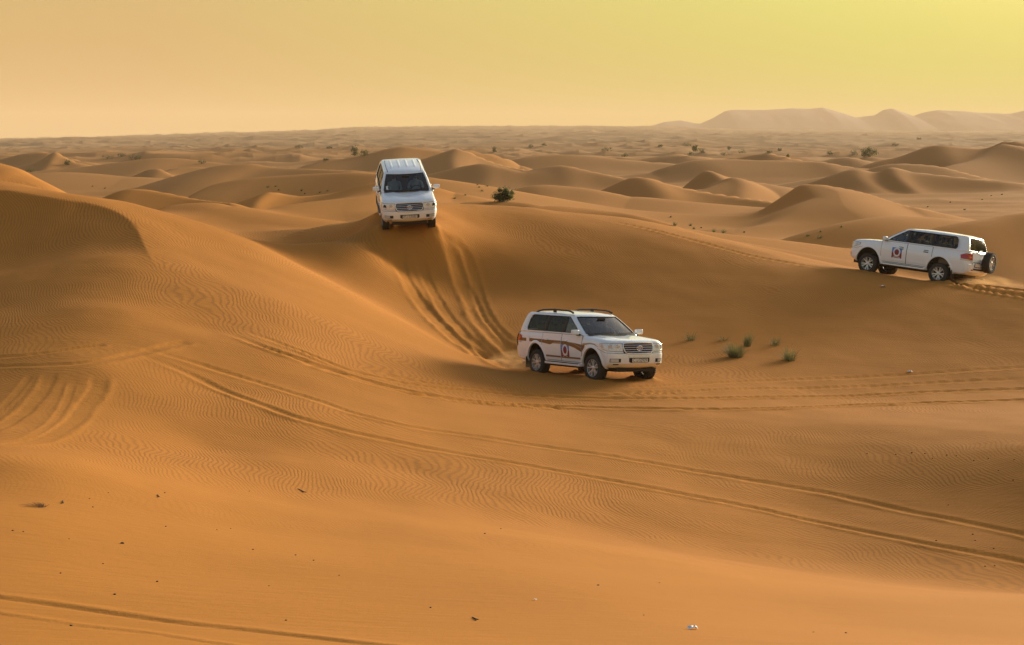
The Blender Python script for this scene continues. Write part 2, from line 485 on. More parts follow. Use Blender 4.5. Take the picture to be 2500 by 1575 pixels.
# ---- wheel tracks pressed into the sand: (points, half width, depth, berm, distance range)
TRACKS = [
 ([(300,838),(392,862),(486,890),(598,925),(700,957),(783,982),(866,1010),(991,1040),(1115,1060),(1281,1084),(1447,1108),(1561,1126),(1769,1163),(2029,1208),(2288,1263),(2500,1308),(2700,1360)], .135,.020,.018,'roll'),
 ([(280,850),(392,885),(486,926),(598,975),(710,1015),(822,1048),(900,1066),(1032,1093),(1198,1122),(1364,1151),(1530,1182),(1700,1214),(1873,1248),(2081,1293),(2288,1335),(2500,1376),(2700,1415)], .14,.022,.020,'roll'),
 ([(520,800),(620,838),(700,866),(825,908),(949,943),(1074,969),(1198,984),(1364,993),(1530,998),(1700,1000),(1899,997),(2160,987),(2500,976),(2800,965)], .15,.046,.042,'roll'),
 ([(560,795),(660,830),(760,868),(866,908),(1032,943),(1198,960),(1364,970),(1530,974),(1700,973),(1936,970),(2198,962),(2500,951),(2800,940)], .14,.038,.034,'roll'),
 ([(700,872),(840,918),(960,952),(1090,975),(1230,988),(1400,1000)], .10,.05,.03,'roll'),
 ([(900,905),(1040,935),(1180,951),(1330,960),(1480,965),(1700,962)], .10,.03,.02,'roll'),
 ([(1480,948),(1600,944),(1700,939),(1862,931),(2123,921),(2300,911),(2500,898),(2700,885)], .13,.02,.014,'roll'),
 ([(1400,958),(1600,957),(1850,950),(2100,944),(2300,935),(2500,926)], .12,.025,.015,'roll'),
 # ruts down the slip from the car on the crest
 ([(942,566),(956,588),(971,613),(980,662),(1007,710),(1038,753),(1077,795),(1123,838),(1168,868),(1214,889),(1262,902)], .25,.038,.028,'rut'),
 ([(960,575),(985,594),(1007,612),(1032,656),(1059,717),(1092,771),(1130,815),(1170,850),(1230,880)], .18,.026,.020,'rut'),
 ([(1063,558),(1080,582),(1094,607),(1117,662),(1147,729),(1171,780),(1207,823),(1256,865),(1300,895)], .25,.038,.028,'rut'),
 ([(1070,566),(1102,588),(1126,604),(1147,650),(1165,710),(1183,759),(1210,800),(1250,840)], .18,.028,.022,'rut'),
 # old tracks on the left
 ([(-200,900),(0,896),(112,892),(224,884),(336,864),(411,846),(470,836)], .15,.02,.014,'roll'),
 ([(-200,878),(0,872),(112,862),(206,849),(260,842)], .13,.02,.014,'roll'),
 ([(128,905),(105,954),(67,999),(22,1033),(-40,1060)], .15,.006,.006,'roll'),
 ([(243,912),(235,954),(202,999),(172,1036),(112,1070),(37,1085),(-60,1090)], .18,.008,.008,'roll'),
 ([(182,920),(157,991),(123,1036),(56,1074),(-30,1080)], .08,.004,.004,'roll'),
 ([(75,915),(40,960),(0,1000)], .08,.004,.004,'roll'),
 # along the ridge to the car on the right
 ([(1470,536),(1530,548),(1600,563),(1683,584),(1766,607),(1818,621),(1899,637),(1974,650),(2060,662),(2116,668)], .14,.03,.02,'roll'),
 ([(2290,686),(2340,692),(2400,699),(2500,711),(2600,722)], .20,.09,.07,'roll'),
 ([(2300,694),(2400,710),(2500,724),(2600,736)], .18,.06,.05,'roll'),
 ([(2150,676),(2280,690),(2400,716),(2500,738)], .08,.004,.004,'roll'),
 # fresh scarplets at the photographer's feet
 ([(-200,1430),(0,1457),(156,1478),(312,1501),(467,1522),(623,1538),(779,1556),(935,1574),(1090,1590),(1250,1606)], .07,.022,.006,'lip'),
 ([(-200,1475),(0,1499),(182,1525),(363,1546),(545,1572),(700,1592)], .05,.009,.003,'lip'),
]
def track_lines():
    out = []
    for pts, hw, dep, berm, kind in TRACKS:
        W = np.array([hit(u, v, 14.0, 95.0, 1200) for u, v in pts])
        # keep the line running smoothly over the ground
        W2 = catmull(W[:, :2], 10)
        out.append((W2, hw, dep, berm, kind))
    return out
TRACK_LINES = track_lines()
def track_relief(x, y):
    z = np.zeros(x.shape); mask = np.zeros(x.shape)
    for i, (P, hw, dep, berm, kind) in enumerate(TRACK_LINES):
        R_ = hw * 5
        m = np.nonzero((x > P[:, 0].min() - R_) & (x < P[:, 0].max() + R_) & (y > P[:, 1].min() - R_) & (y < P[:, 1].max() + R_))[0]
        if not len(m):
            continue
        xx, yy = x[m], y[m]
        P3 = np.column_stack([P, np.linspace(0, 1, len(P))])
        # cull points that lie far from the line
        near = np.zeros(len(m), bool)
        for c in range(0, len(P), 4):
            near |= ((xx - P[c, 0]) ** 2 + (yy - P[c, 1]) ** 2) < (max(R_, 3.0) + 1.5) ** 2
        m = m[near]; xx = xx[near]; yy = yy[near]
        if not len(m):
            continue
        d, s, t = crest_dist(xx, yy, P3)
        fade = sstep(0, 0.17 if (kind == 'roll' and len(P) > 90) else 0.10, t) * (1 - sstep(0.94, 1.0, t))
        nz = 1 + 0.35 * noise(xx / 0.9, yy / 0.9, 60 + i)
        jit = 0.18 * hw * noise(xx / 0.35, yy / 0.35, 90 + i)
        dd = np.abs(d + jit)
        groove = np.exp(-(dd / hw) ** 8)
        bank = np.exp(-((dd - 1.5 * hw) / (0.42 * hw)) ** 2)
        if kind == 'lip':
            sd = d * s
            prof = -dep * np.exp(-((sd - hw) / (1.1 * hw)) ** 2) * nz + berm * np.exp(-((sd + hw) / (1.5 * hw)) ** 2)
        else:
            # the sand is pushed out on the eye's side; the floor tilts up toward it
            sd = d * s * (1 if P[-1, 0] > P[0, 0] else -1)
            gap = 0.55 + 0.9 * np.clip(0.5 + noise(xx / 1.6, yy / 1.6, 120 + i), 0, 1)
            tilt = np.clip(1 - 0.45 * sd / hw, 0.4, 1.6)
            wn_ = np.where(sd > 0, 1.0, 0.25)
            prof = -dep * groove * tilt * (0.7 + 0.3 * nz) + berm * bank * nz * wn_ * gap
            if kind == 'rut':
                prof += 0.03 * dep / 0.08 * noise(xx / 0.28, yy / 0.34, 150 + i) * np.exp(-(dd / (2.4 * hw)) ** 2)
        z[m] += prof * fade
        mask[m] = np.maximum(mask[m], np.exp(-(dd / (2.6 * hw)) ** 4) * fade)
    # sand pushed up round the wheels
    for Mc in (CAR_BASIN, CAR_CREST, CAR_RIDGE):
        hd = Mc.to_3x3() @ Vector((1, 0, 0))
        for w in WHEELS:
            q = Mc @ Vector(w)
            m = np.nonzero((np.abs(x - q.x) < 1.4) & (np.abs(y - q.y) < 1.4))[0]
            if not len(m): continue
            dx, dy = x[m] - q.x, y[m] - q.y
            al_ = dx * hd.x + dy * hd.y; ac = -dx * hd.y + dy * hd.x
            r_ = np.hypot(al_ / 1.35, ac)
            z[m] += 0.055 * np.exp(-((r_ - 0.26) / 0.13) ** 2) * (1 + 0.6 * noise(x[m] / 0.2, y[m] / 0.2, 177)) * np.where(al_ > 0.1, 0.7, 1.2)
            mask[m] = np.maximum(mask[m], np.exp(-(r_ / 0.55) ** 4))
    return z, mask
def ground(x, y):
    x = np.atleast_1d(np.asarray(x, float)); y = np.atleast_1d(np.asarray(y, float))
    return terrain(x, y) + track_relief(x, y)[0]
def ground1(x, y):
    return float(ground([x], [y])[0])

def geo_rows(a, b, rate):
    n = int(math.ceil(math.log(b / a) / rate))
    return list(np.geomspace(a, b, n, endpoint=False))
rows = [-900, -300, -120, -50, -25, -18, -12, -6, -1, 4, 8, 11, 13.5, 15.5, 17] + geo_rows(18, 30, 0.003) + geo_rows(30, 85, 0.0024) + geo_rows(85, 100, 0.0036) + geo_rows(100, 420, 0.0068) + geo_rows(420, 9000, 0.0088) + [9000]
rows = np.array(rows)
dense = np.linspace(-0.262, 0.262, 1101)
k = np.linspace(0, 1, 42)[1:]
tail = 0.262 + 0.004 * 42 * k + 0.6 * k ** 3
s_col = np.concatenate([-tail[::-1], dense, tail])
e_col = np.concatenate([-(k[::-1] ** 3), np.zeros(len(dense)), k ** 3]) * 900.0
wrow = np.maximum(rows, -20) + 25.0
GX = s_col[None, :] * wrow[:, None] + e_col[None, :]
GY = np.repeat(rows[:, None], len(s_col), 1)
gx = GX.ravel(); gy = GY.ravel()
gz = terrain(gx, gy)
tz, tmask = track_relief(gx, gy)
gz = gz + tz
# ripple phase: wind ripples 15 cm apart, bending around the dunes
wa = 1.5 * noise(gx / 5.5, gy / 6.5, 71) + 0.30 * noise(gx / 1.7, gy / 2.2, 72) + 0.07 * noise(gx / 0.6, gy / 0.8, 73)
al = R(24)
phase = (2 * math.pi / 0.098) * (gx * math.cos(al) + gy * math.sin(al) + wa + 0.35 * gz)
rip = np.clip(0.85 + 0.55 * noise(gx / 6.0, gy / 7.0, 81), 0.35, 1.0) * sstep(28, 36, gy - 0.12 * gx) * (1 - sstep(80, 110, gy))
rip = rip * (1 - 0.92 * tmask)
nr, nc = GX.shape
me = bpy.data.meshes.new('sand_dunes')
me.vertices.add(nr * nc)
me.vertices.foreach_set('co', np.column_stack([gx, gy, gz]).astype(np.float32).ravel())
ii = (np.arange(nr - 1)[:, None] * nc + np.arange(nc - 1)[None, :]).ravel()
quads = np.column_stack([ii, ii + 1, ii + nc + 1, ii + nc]).astype(np.int32)
me.loops.add(quads.size)
me.loops.foreach_set('vertex_index', quads.ravel())
me.polygons.add(len(quads))
me.polygons.foreach_set('loop_start', np.arange(0, quads.size, 4, dtype=np.int32))
me.polygons.foreach_set('use_smooth', np.ones(len(quads), bool))
me.update(calc_edges=True)
for nm_, arr in (('phase', phase), ('ripple', rip), ('track', tmask)):
    a = me.attributes.new(nm_, 'FLOAT', 'POINT')
    a.data.foreach_set('value', arr.astype(np.float32))

def sand_material():
    m, t, b = new_mat('sand')
    N = t.nodes.new; Lk = t.links.new
    def attr(nm):
        n = N('ShaderNodeAttribute'); n.attribute_name = nm; return n.outputs['Fac']
    def mth(op, a, b_=None, c=None, clamp=False):
        n = N('ShaderNodeMath'); n.operation = op; n.use_clamp = clamp
        for i, v in enumerate((a, b_, c)):
            if v is None: continue
            if isinstance(v, (int, float)): n.inputs[i].default_value = v
            else: Lk(v, n.inputs[i])
        return n.outputs[0]
    def mixc(f, a, b_):
        n = N('ShaderNodeMix'); n.data_type = 'RGBA'
        for i, v in ((0, f), (6, a), (7, b_)):
            if isinstance(v, (int, float, tuple)): n.inputs[i].default_value = v
            else: Lk(v, n.inputs[i])
        return n.outputs[2]
    tcn = N('ShaderNodeTexCoord'); P = tcn.outputs['Object']
    def nz(scale, detail=3, rough=0.5):
        n = N('ShaderNodeTexNoise'); n.inputs['Scale'].default_value = scale
        n.inputs['Detail'].default_value = detail; n.inputs['Roughness'].default_value = rough
        Lk(P, n.inputs['Vector']); return n.outputs['Fac']
    big = nz(0.06, 3); mid = nz(0.9, 4, 0.6); fine = nz(35.0, 2, 0.7)
    col = mixc(big, (0.50, 0.196, 0.035, 1), (0.54, 0.220, 0.042, 1))
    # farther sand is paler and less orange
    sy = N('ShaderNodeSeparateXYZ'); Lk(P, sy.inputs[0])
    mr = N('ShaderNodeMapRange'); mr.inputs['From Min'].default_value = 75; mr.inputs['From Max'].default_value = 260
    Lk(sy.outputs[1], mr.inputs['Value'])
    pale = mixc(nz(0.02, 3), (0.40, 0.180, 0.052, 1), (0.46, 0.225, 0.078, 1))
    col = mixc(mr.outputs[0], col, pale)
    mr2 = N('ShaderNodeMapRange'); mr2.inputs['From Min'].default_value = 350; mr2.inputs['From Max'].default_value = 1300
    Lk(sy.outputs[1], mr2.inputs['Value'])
    haze_tint = mixc(nz(0.012, 4, 0.6), (0.27, 0.165, 0.085, 1), (0.42, 0.265, 0.135, 1))  # greyish distance haze painted into the far sand's colour
    col = mixc(mr2.outputs[0], col, haze_tint)
    # grains: dark minerals in the ripple troughs, deepened to paint in missing relief shade
    ph = attr('phase'); rp = attr('ripple')
    wob = mth('ADD', mth('MULTIPLY', mth('SUBTRACT', nz(2.2, 2), 0.5), 5.0), mth('MULTIPLY', mth('SUBTRACT', nz(6.5, 2), 0.5), 3.4))
    phw = mth('ADD', ph, wob)
    sn = mth('SINE', phw)
    sn2 = mth('SINE', mth('MULTIPLY_ADD', phw, 2.0, 0.9))
    wave = mth('ADD', mth('MULTIPLY_ADD', sn, 0.5, 0.5), mth('MULTIPLY', sn2, 0.12))
    brk = mth('MULTIPLY_ADD', nz(2.6, 4, 0.6), 2.2, -0.5, clamp=True)
    rh = mth('MULTIPLY', mth('MULTIPLY', wave, rp), brk)
    tr = mth('MULTIPLY', mth('MULTIPLY', mth('SUBTRACT', 1.0, wave), rp), 0.42)
    col = mixc(tr, col, (0.27, 0.105, 0.03, 1))
    col = mixc(mth('MULTIPLY', mid, 0.22), col, (0.40, 0.17, 0.05, 1))
    gr = N('ShaderNodeMix'); gr.data_type = 'RGBA'; gr.blend_type = 'MULTIPLY'; gr.inputs[0].default_value = 0.35
    Lk(col, gr.inputs[6])
    gcol = mixc(fine, (0.75, 0.75, 0.75, 1), (1.2, 1.2, 1.2, 1))
    Lk(gcol, gr.inputs[7])
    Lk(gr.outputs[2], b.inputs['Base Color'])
    b.inputs['Roughness'].default_value = 0.95
    b.inputs['Specular IOR Level'].default_value = 0.04
    # relief
    trk = attr('track')
    h = mth('ADD', mth('MULTIPLY', rh, 0.0042), mth('MULTIPLY', mid, 0.012))
    st = N('ShaderNodeTexNoise'); st.inputs['Scale'].default_value = 1.0; st.inputs['Detail'].default_value = 5; st.inputs['Roughness'].default_value = 0.62
    mp = N('ShaderNodeMapping'); mp.inputs['Scale'].default_value = (1.4, 7.0, 4.0); mp.inputs['Rotation'].default_value = (0, 0, 0.25)
    Lk(P, mp.inputs['Vector']); Lk(mp.outputs[0], st.inputs['Vector'])
    h = mth('ADD', h, mth('MULTIPLY', st.outputs['Fac'], 0.010))
    h = mth('ADD', h, mth('MULTIPLY', nz(60.0, 3, .7), 0.0016))
    h = mth('ADD', h, mth('MULTIPLY', fine, 0.0020))
    h = mth('ADD', h, mth('MULTIPLY', mth('MULTIPLY', nz(9.0, 4, .65), trk), 0.009))
    bp = N('ShaderNodeBump'); bp.inputs['Strength'].default_value = 1.0; bp.inputs['Distance'].default_value = 1.0
    Lk(h, bp.inputs['Height']); Lk(bp.outputs[0], b.inputs['Normal'])
    return m
SAND = sand_material()
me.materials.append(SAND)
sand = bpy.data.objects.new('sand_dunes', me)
COL.objects.link(sand)
set_props(sand, 'rolling orange sand dunes with ripples and tyre tracks', None, None, 'structure')

# ------------------------------------------------------------------ far mountains
RIDGE = [(1480,322),(1540,316),(1570,312),(1600,304),(1622,298),(1660,294),(1693,301),(1708,302),(1742,287),(1768,271),(1794,268),(1862,269),(1929,265),(1974,266),(2004,263),(2048,275),(2082,287),(2131,282),(2153,269),(2172,265),(2198,274),(2224,284),(2254,274),(2284,269),(2347,272),(2389,276),(2460,278),(2500,269),(2600,262),(2760,268),(2900,290),(3100,312),(3300,322)]
def mountains():
    DM = 7000.0
    us = np.array([r[0] for r in RIDGE], float); vs = np.array([r[1] for r in RIDGE], float)
    X0 = (us[0] - 1250) / FPX * DM; X1 = (us[-1] - 1250) / FPX * DM
    xs = np.linspace(X0, X1, 420); ys = np.linspace(DM - 650, DM + 650, 60)
    xx, yy = np.meshgrid(xs, ys)
    xx = xx.ravel(); yy = yy.ravel()
    top = CZ + (340 - np.interp(1250 + FPX * xx / DM, us, vs)) / FPX * DM
    base = base_z(xx, yy) - 6
    prof = np.clip(1 - (np.abs(yy - DM) / 640) ** 1.3, 0, 1)
    gul = 1 - 0.08 * np.abs(noise(xx / 95 + 0.3 * noise(xx / 60, yy / 90, 7), yy / 340, 8)) * np.clip(np.abs(yy - DM) / 120, 0, 1)
    zz = base + np.maximum(top - base, 0) * prof * gul + 0.9 * noise(xx / 28, yy / 28, 9) * prof
    n = len(xs)
    f = [(j * n + i, j * n + i + 1, (j + 1) * n + i + 1, (j + 1) * n + i) for j in range(len(ys) - 1) for i in range(n - 1)]
    mt = plain('far_rock', (0.085, 0.052, 0.065), 0.95, var=0.08, vscale=0.01)
    o = link_mesh('mountain_ridge', np.column_stack([xx, yy, zz]), f, mt, smooth=True)
    set_props(o, 'hazy pink mountain ridge on the horizon at right', None, None, 'structure')
    return o
mountains()

# ------------------------------------------------------------------ dusty air
def haze():
    bm = bmesh.new()
    bmesh.ops.create_cube(bm, size=1.0)
    x = 12500.0
    zlo, zhi = float(gz.min()) - 1.5, 132.0
    for v in bm.verts:
        v.co = Vector((v.co.x * 2 * x, 4050 + v.co.y * 10300, (zlo + zhi) / 2 + v.co.z * (zhi - zlo)))
    m2 = bpy.data.meshes.new('haze'); bm.to_mesh(m2); bm.free()
    mt = bpy.data.materials.new('dusty_air'); mt.use_nodes = True
    t = mt.node_tree
    for n in list(t.nodes): t.nodes.remove(n)
    pv = t.nodes.new('ShaderNodeVolumePrincipled')
    pv.inputs['Color'].default_value = (0.94, 0.71, 0.49, 1)
    pv.inputs['Density'].default_value = 1.3e-4
    pv.inputs['Anisotropy'].default_value = 0.0
    out = t.nodes.new('ShaderNodeOutputMaterial')
    t.links.new(pv.outputs[0], out.inputs['Volume'])
    m2.materials.append(mt)
    o = bpy.data.objects.new('haze', m2)
    COL.objects.link(o)
    set_props(o, 'warm dusty haze over the whole desert', None, None, 'stuff')
haze()

# ------------------------------------------------------------------ cars
PAINT = plain('white_paint', (0.84, 0.875, 0.925), 0.26, var=0.03, vscale=3.0, coat=0.7, dusty=0.32)
BLACK = plain('black_plastic', (0.012, 0.012, 0.012), 0.6, var=0.3, vscale=20)
WELL = plain('wheel_well', (0.025, 0.02, 0.017), 0.9, var=0.3, vscale=9)
RUBBER = plain('tyre_rubber', (0.028, 0.025, 0.022), 0.85, var=0.35, vscale=14, bump=0.004)
ALLOY = plain('alloy', (0.62, 0.61, 0.60), 0.32, metal=0.45, var=0.12, vscale=12)
CHROME = plain('chrome', (0.80, 0.80, 0.81), 0.12, metal=0.8, var=0.05)
INTERIOR = plain('cabin_trim', (0.30, 0.265, 0.21), 0.8, var=0.2, vscale=10)
SEATM = plain('seat_fabric', (0.20, 0.175, 0.14), 0.85, var=0.25, vscale=18)
REDLENS = plain('red_lens', (0.42, 0.012, 0.012), 0.15, var=0.15, vscale=30, coat=0.5)
AMBER = plain('amber_lens', (0.75, 0.25, 0.05), 0.2, var=0.1, vscale=30)
REFL = plain('lamp_reflector', (0.74, 0.755, 0.78), 0.18, metal=0.1, var=0.25, vscale=22)
LENS = plain('clear_lens', (0.55, 0.56, 0.56), 0.08, var=0.2, vscale=25, coat=0.8)
PLATE = plain('plate_white', (0.72, 0.70, 0.66), 0.5, var=0.06)
INK = plain('plate_ink', (0.02, 0.02, 0.02), 0.6)
BROWN = plain('brown_decal', (0.20, 0.095, 0.035), 0.45, var=0.2, vscale=6)
TAN = plain('tan_decal', (0.36, 0.25, 0.15), 0.45, var=0.15, vscale=6)
LBLUE = plain('badge_blue', (0.10, 0.24, 0.62), 0.5, var=0.15, vscale=14)
LRED = plain('badge_red', (0.24, 0.018, 0.035), 0.5, var=0.15, vscale=14)
LWHITE = plain('badge_white', (0.75, 0.73, 0.72), 0.5, var=0.05)
SEAM = plain('panel_gap', (0.05, 0.045, 0.04), 0.9)

def glass_material(name, tint, refl=1.0):
    m = bpy.data.materials.new(name); m.use_nodes = True
    t = m.node_tree
    for n in list(t.nodes): t.nodes.remove(n)
    tr = t.nodes.new('ShaderNodeBsdfTransparent')
    nz = t.nodes.new('ShaderNodeTexNoise'); nz.inputs['Scale'].default_value = 5
    tcn = t.nodes.new('ShaderNodeTexCoord'); t.links.new(tcn.outputs['Object'], nz.inputs['Vector'])
    mx = t.nodes.new('ShaderNodeMix'); mx.data_type = 'RGBA'
    mx.inputs[6].default_value = (*[c * 0.9 for c in tint], 1); mx.inputs[7].default_value = (*[c * 1.1 for c in tint], 1)
    t.links.new(nz.outputs['Fac'], mx.inputs[0]); t.links.new(mx.outputs[2], tr.inputs['Color'])
    gl = t.nodes.new('ShaderNodeBsdfGlossy'); gl.inputs['Roughness'].default_value = 0.10
    gl.inputs['Color'].default_value = (refl, refl, refl, 1)
    fr = t.nodes.new('ShaderNodeFresnel'); fr.inputs['IOR'].default_value = 1.75
    ms = t.nodes.new('ShaderNodeMixShader')
    t.links.new(fr.outputs[0], ms.inputs[0]); t.links.new(tr.outputs[0], ms.inputs[1]); t.links.new(gl.outputs[0], ms.inputs[2])
    out = t.nodes.new('ShaderNodeOutputMaterial'); t.links.new(ms.outputs[0], out.inputs['Surface'])
    return m
GLASS = glass_material('window_glass', (0.62, 0.68, 0.64))
GLASSR = glass_material('rear_glass', (0.36, 0.40, 0.37), 0.10)
GLASSD = glass_material('tinted_glass', (0.42, 0.46, 0.42), 0.40)

# body levels: z, front x, rear x, half width
LV = np.array([
 (0.40, 2.16, -2.40, 0.86), (0.45, 2.26, -2.53, 0.92), (0.53, 2.335, -2.60, 0.945), (0.62, 2.345, -2.615, 0.955),
 (0.72, 2.345, -2.61, 0.968), (0.785, 2.335, -2.60, 0.975), (0.80, 2.305, -2.56, 0.978), (0.90, 2.29, -2.545, 0.984),
 (0.97, 2.27, -2.54, 0.982), (1.02, 2.262, -2.53, 0.972), (1.06, 2.235, -2.525, 0.960)])
def lev(z):
    return [float(np.interp(z, LV[:, 0], LV[:, i])) for i in (1, 2, 3)]
def half_contour(xf, xr, hw, bow=0.07, rfx=0.34, rfy=0.36, rrx=0.22, rry=0.24, n=(7, 10, 30, 8, 6)):
    P = []
    ys = hw - rfy
    for i in range(n[0]):
        y = ys * i / n[0]
        P.append((xf - bow * (y / ys) ** 2, y))
    for i in range(n[1]):
        a = (i / n[1]) * math.pi / 2
        e = 0.86
        P.append((xf - bow - (rfx - bow * 0.3) * (1 - math.cos(a) ** e), ys + rfy * math.sin(a) ** e))
    xs0, xs1 = xf - bow - (rfx - bow * 0.3), xr + rrx
    for i in range(n[2]):
        x = xs0 + (xs1 - xs0) * i / n[2]
        P.append((x, hw))
    for i in range(n[3]):
        a = (i / n[3]) * math.pi / 2
        P.append((xr + 0.03 + (rrx - 0.03) * (1 - math.sin(a) ** 0.9), hw - rry * (1 - math.cos(a) ** 0.9)))
    yr = hw - rry
    for i in range(n[4] + 1):
        y = yr * (1 - i / n[4])
        P.append((xr + 0.03 * (y / yr) ** 2, y))
    P = [(x, y * (1 - 0.022 * min(1, abs(x) / 2.4) ** 2)) for x, y in P]
    return P
def full_contour(h):
    return h + [(x, -y) for x, y in h[-2:0:-1]]

def arc_table(z):
    xf, xr, hw = lev(z)
    h = np.array(half_contour(xf, xr, hw))
    s = np.concatenate([[0], np.cumsum(np.hypot(*np.diff(h, axis=0).T))])
    return h, s
def _pt(h, s, q, z, off, sign):
    x = float(np.interp(q, s, h[:, 0])); y = float(np.interp(q, s, h[:, 1]))
    e = 0.02
    x1 = float(np.interp(q + e, s, h[:, 0])); y1 = float(np.interp(q + e, s, h[:, 1]))
    x0 = float(np.interp(max(q - e, 0), s, h[:, 0])); y0 = float(np.interp(max(q - e, 0), s, h[:, 1]))
    tx, ty = x1 - x0, y1 - y0
    L = math.hypot(tx, ty) or 1
    nx, ny = ty / L, -tx / L
    if nx * x + ny * y < 0: nx, ny = -nx, -ny
    return (x + nx * off, sign * (y + ny * off), z)
def front_pt(s_, z, off):
    h, s = arc_table(z)
    return _pt(h, s, abs(s_), z, off, 1 if s_ >= 0 else -1)
def rear_pt(s_, z, off):
    h, s = arc_table(z)
    return _pt(h, s, s[-1] - abs(s_), z, off, 1 if s_ >= 0 else -1)
def side_y(x, z):
    if z > 1.06:
        hw = 0.960 - (z - 1.06) * 0.20
    else:
        hw = lev(z)[2]
    return hw * (1 - 0.022 * min(1, abs(x) / 2.4) ** 2)
def side_fn(sign):
    return lambda x, z, off: (x, sign * (side_y(x, z) + off), z)

def patch(name, fn, u0, u1, nu, vlo, vhi, nv, off, depth, mat, parent, smooth=True):
    """a panel that follows the body surface: u runs along it, v is height between vlo(u) and vhi(u)"""
    f_lo = vlo if callable(vlo) else (lambda u: vlo)
    f_hi = vhi if callable(vhi) else (lambda u: vhi)
    V = []; F = []
    for i in range(nu + 1):
        t = i / nu
        for j in range(nv + 1):
            w = j / nv
            if callable(u0) or callable(u1):
                # u limits vary with height
                z = f_lo(0) + (f_hi(0) - f_lo(0)) * w
                a = u0(z) if callable(u0) else u0; b = u1(z) if callable(u1) else u1
                u = a + (b - a) * t
            else:
                u = u0 + (u1 - u0) * t
                z = f_lo(u) + (f_hi(u) - f_lo(u)) * w
            V.append(fn(u, z, off))
            V.append(fn(u, z, off - depth))
    def q(i, j, k): return 2 * (i * (nv + 1) + j) + k
    for i in range(nu):
        for j in range(nv):
            F.append((q(i, j, 0), q(i + 1, j, 0), q(i + 1, j + 1, 0), q(i, j + 1, 0)))
    for i in range(nu):
        F.append((q(i, 0, 1), q(i + 1, 0, 1), q(i + 1, 0, 0), q(i, 0, 0)))
        F.append((q(i, nv, 0), q(i + 1, nv, 0), q(i + 1, nv, 1), q(i, nv, 1)))
    for j in range(nv):
        F.append((q(0, j, 0), q(0, j + 1, 0), q(0, j + 1, 1), q(0, j, 1)))
        F.append((q(nu, j, 1), q(nu, j + 1, 1), q(nu, j + 1, 0), q(nu, j, 0)))
    o = link_mesh(name, V, F, mat, parent, smooth=smooth, angle=40)
    fix_normals(o)
    return o
def fix_normals(o):
    bm = bmesh.new(); bm.from_mesh(o.data)
    bmesh.ops.recalc_face_normals(bm, faces=bm.faces)
    bm.to_mesh(o.data); bm.free()

def rbox(name, lo, hi, mat, parent, bev=0.02, seg=2, M=None):
    bm = bmesh.new()
    bmesh.ops.create_cube(bm, size=1.0)
    for v in bm.verts:
        v.co = Vector([(lo[i] + hi[i]) / 2 + v.co[i] * (hi[i] - lo[i]) for i in range(3)])
    if bev > 0:
        bmesh.ops.bevel(bm, geom=list(bm.edges), offset=bev, segments=seg, affect='EDGES', profile=0.6)
    if M is not None:
        bmesh.ops.transform(bm, matrix=M, verts=bm.verts)
    me_ = bpy.data.meshes.new(name); bm.to_mesh(me_); bm.free()
    me_.materials.append(mat)
    me_.polygons.foreach_set('use_smooth', [True] * len(me_.polygons)); me_.set_sharp_from_angle(angle=R(35))
    o = bpy.data.objects.new(name, me_); COL.objects.link(o); o.parent = parent
    return o
def tube_mesh(bm, pts, rad, seg=8, closed=False):
    pts = [Vector(p) for p in pts]; n = len(pts); rings = []
    for i, p in enumerate(pts):
        a = pts[(i - 1) % n] if (closed or i > 0) else p
        b = pts[(i + 1) % n] if (closed or i < n - 1) else p
        d = (b - a).normalized()
        up = Vector((0, 0, 1)) if abs(d.z) < 0.9 else Vector((1, 0, 0))
        e1 = d.cross(up).normalized(); e2 = d.cross(e1)
        r = rad[i] if isinstance(rad, (list, tuple)) else rad
        rings.append([bm.verts.new(p + e1 * r * math.cos(2 * math.pi * k / seg) + e2 * r * math.sin(2 * math.pi * k / seg)) for k in range(seg)])
    for i in range(n if closed else n - 1):
        A, B = rings[i], rings[(i + 1) % n]
        for k in range(seg):
            bm.faces.new((A[k], A[(k + 1) % seg], B[(k + 1) % seg], B[k]))
    if not closed:
        bm.faces.new(rings[0][::-1]); bm.faces.new(rings[-1])
def tube(name, pts, rad, mat, parent, seg=8, closed=False):
    bm = bmesh.new(); tube_mesh(bm, pts, rad, seg, closed)
    bmesh.ops.recalc_face_normals(bm, faces=bm.faces)
    me_ = bpy.data.meshes.new(name); bm.to_mesh(me_); bm.free()
    me_.materials.append(mat)
    me_.polygons.foreach_set('use_smooth', [True] * len(me_.polygons)); me_.set_sharp_from_angle(angle=R(50))
    o = bpy.data.objects.new(name, me_); COL.objects.link(o); o.parent = parent
    return o
def lathe_y(prof, seg):
    """profile (y, r) turned about the y axis"""
    V = []; F = []
    n = len(prof)
    for k in range(seg):
        a = 2 * math.pi * k / seg
        for y, r in prof:
            V.append((r * math.cos(a), y, r * math.sin(a)))
    for k in range(seg):
        k2 = (k + 1) % seg
        for i in range(n - 1):
            F.append((k * n + i, k * n + i + 1, k2 * n + i + 1, k2 * n + i))
    return V, F

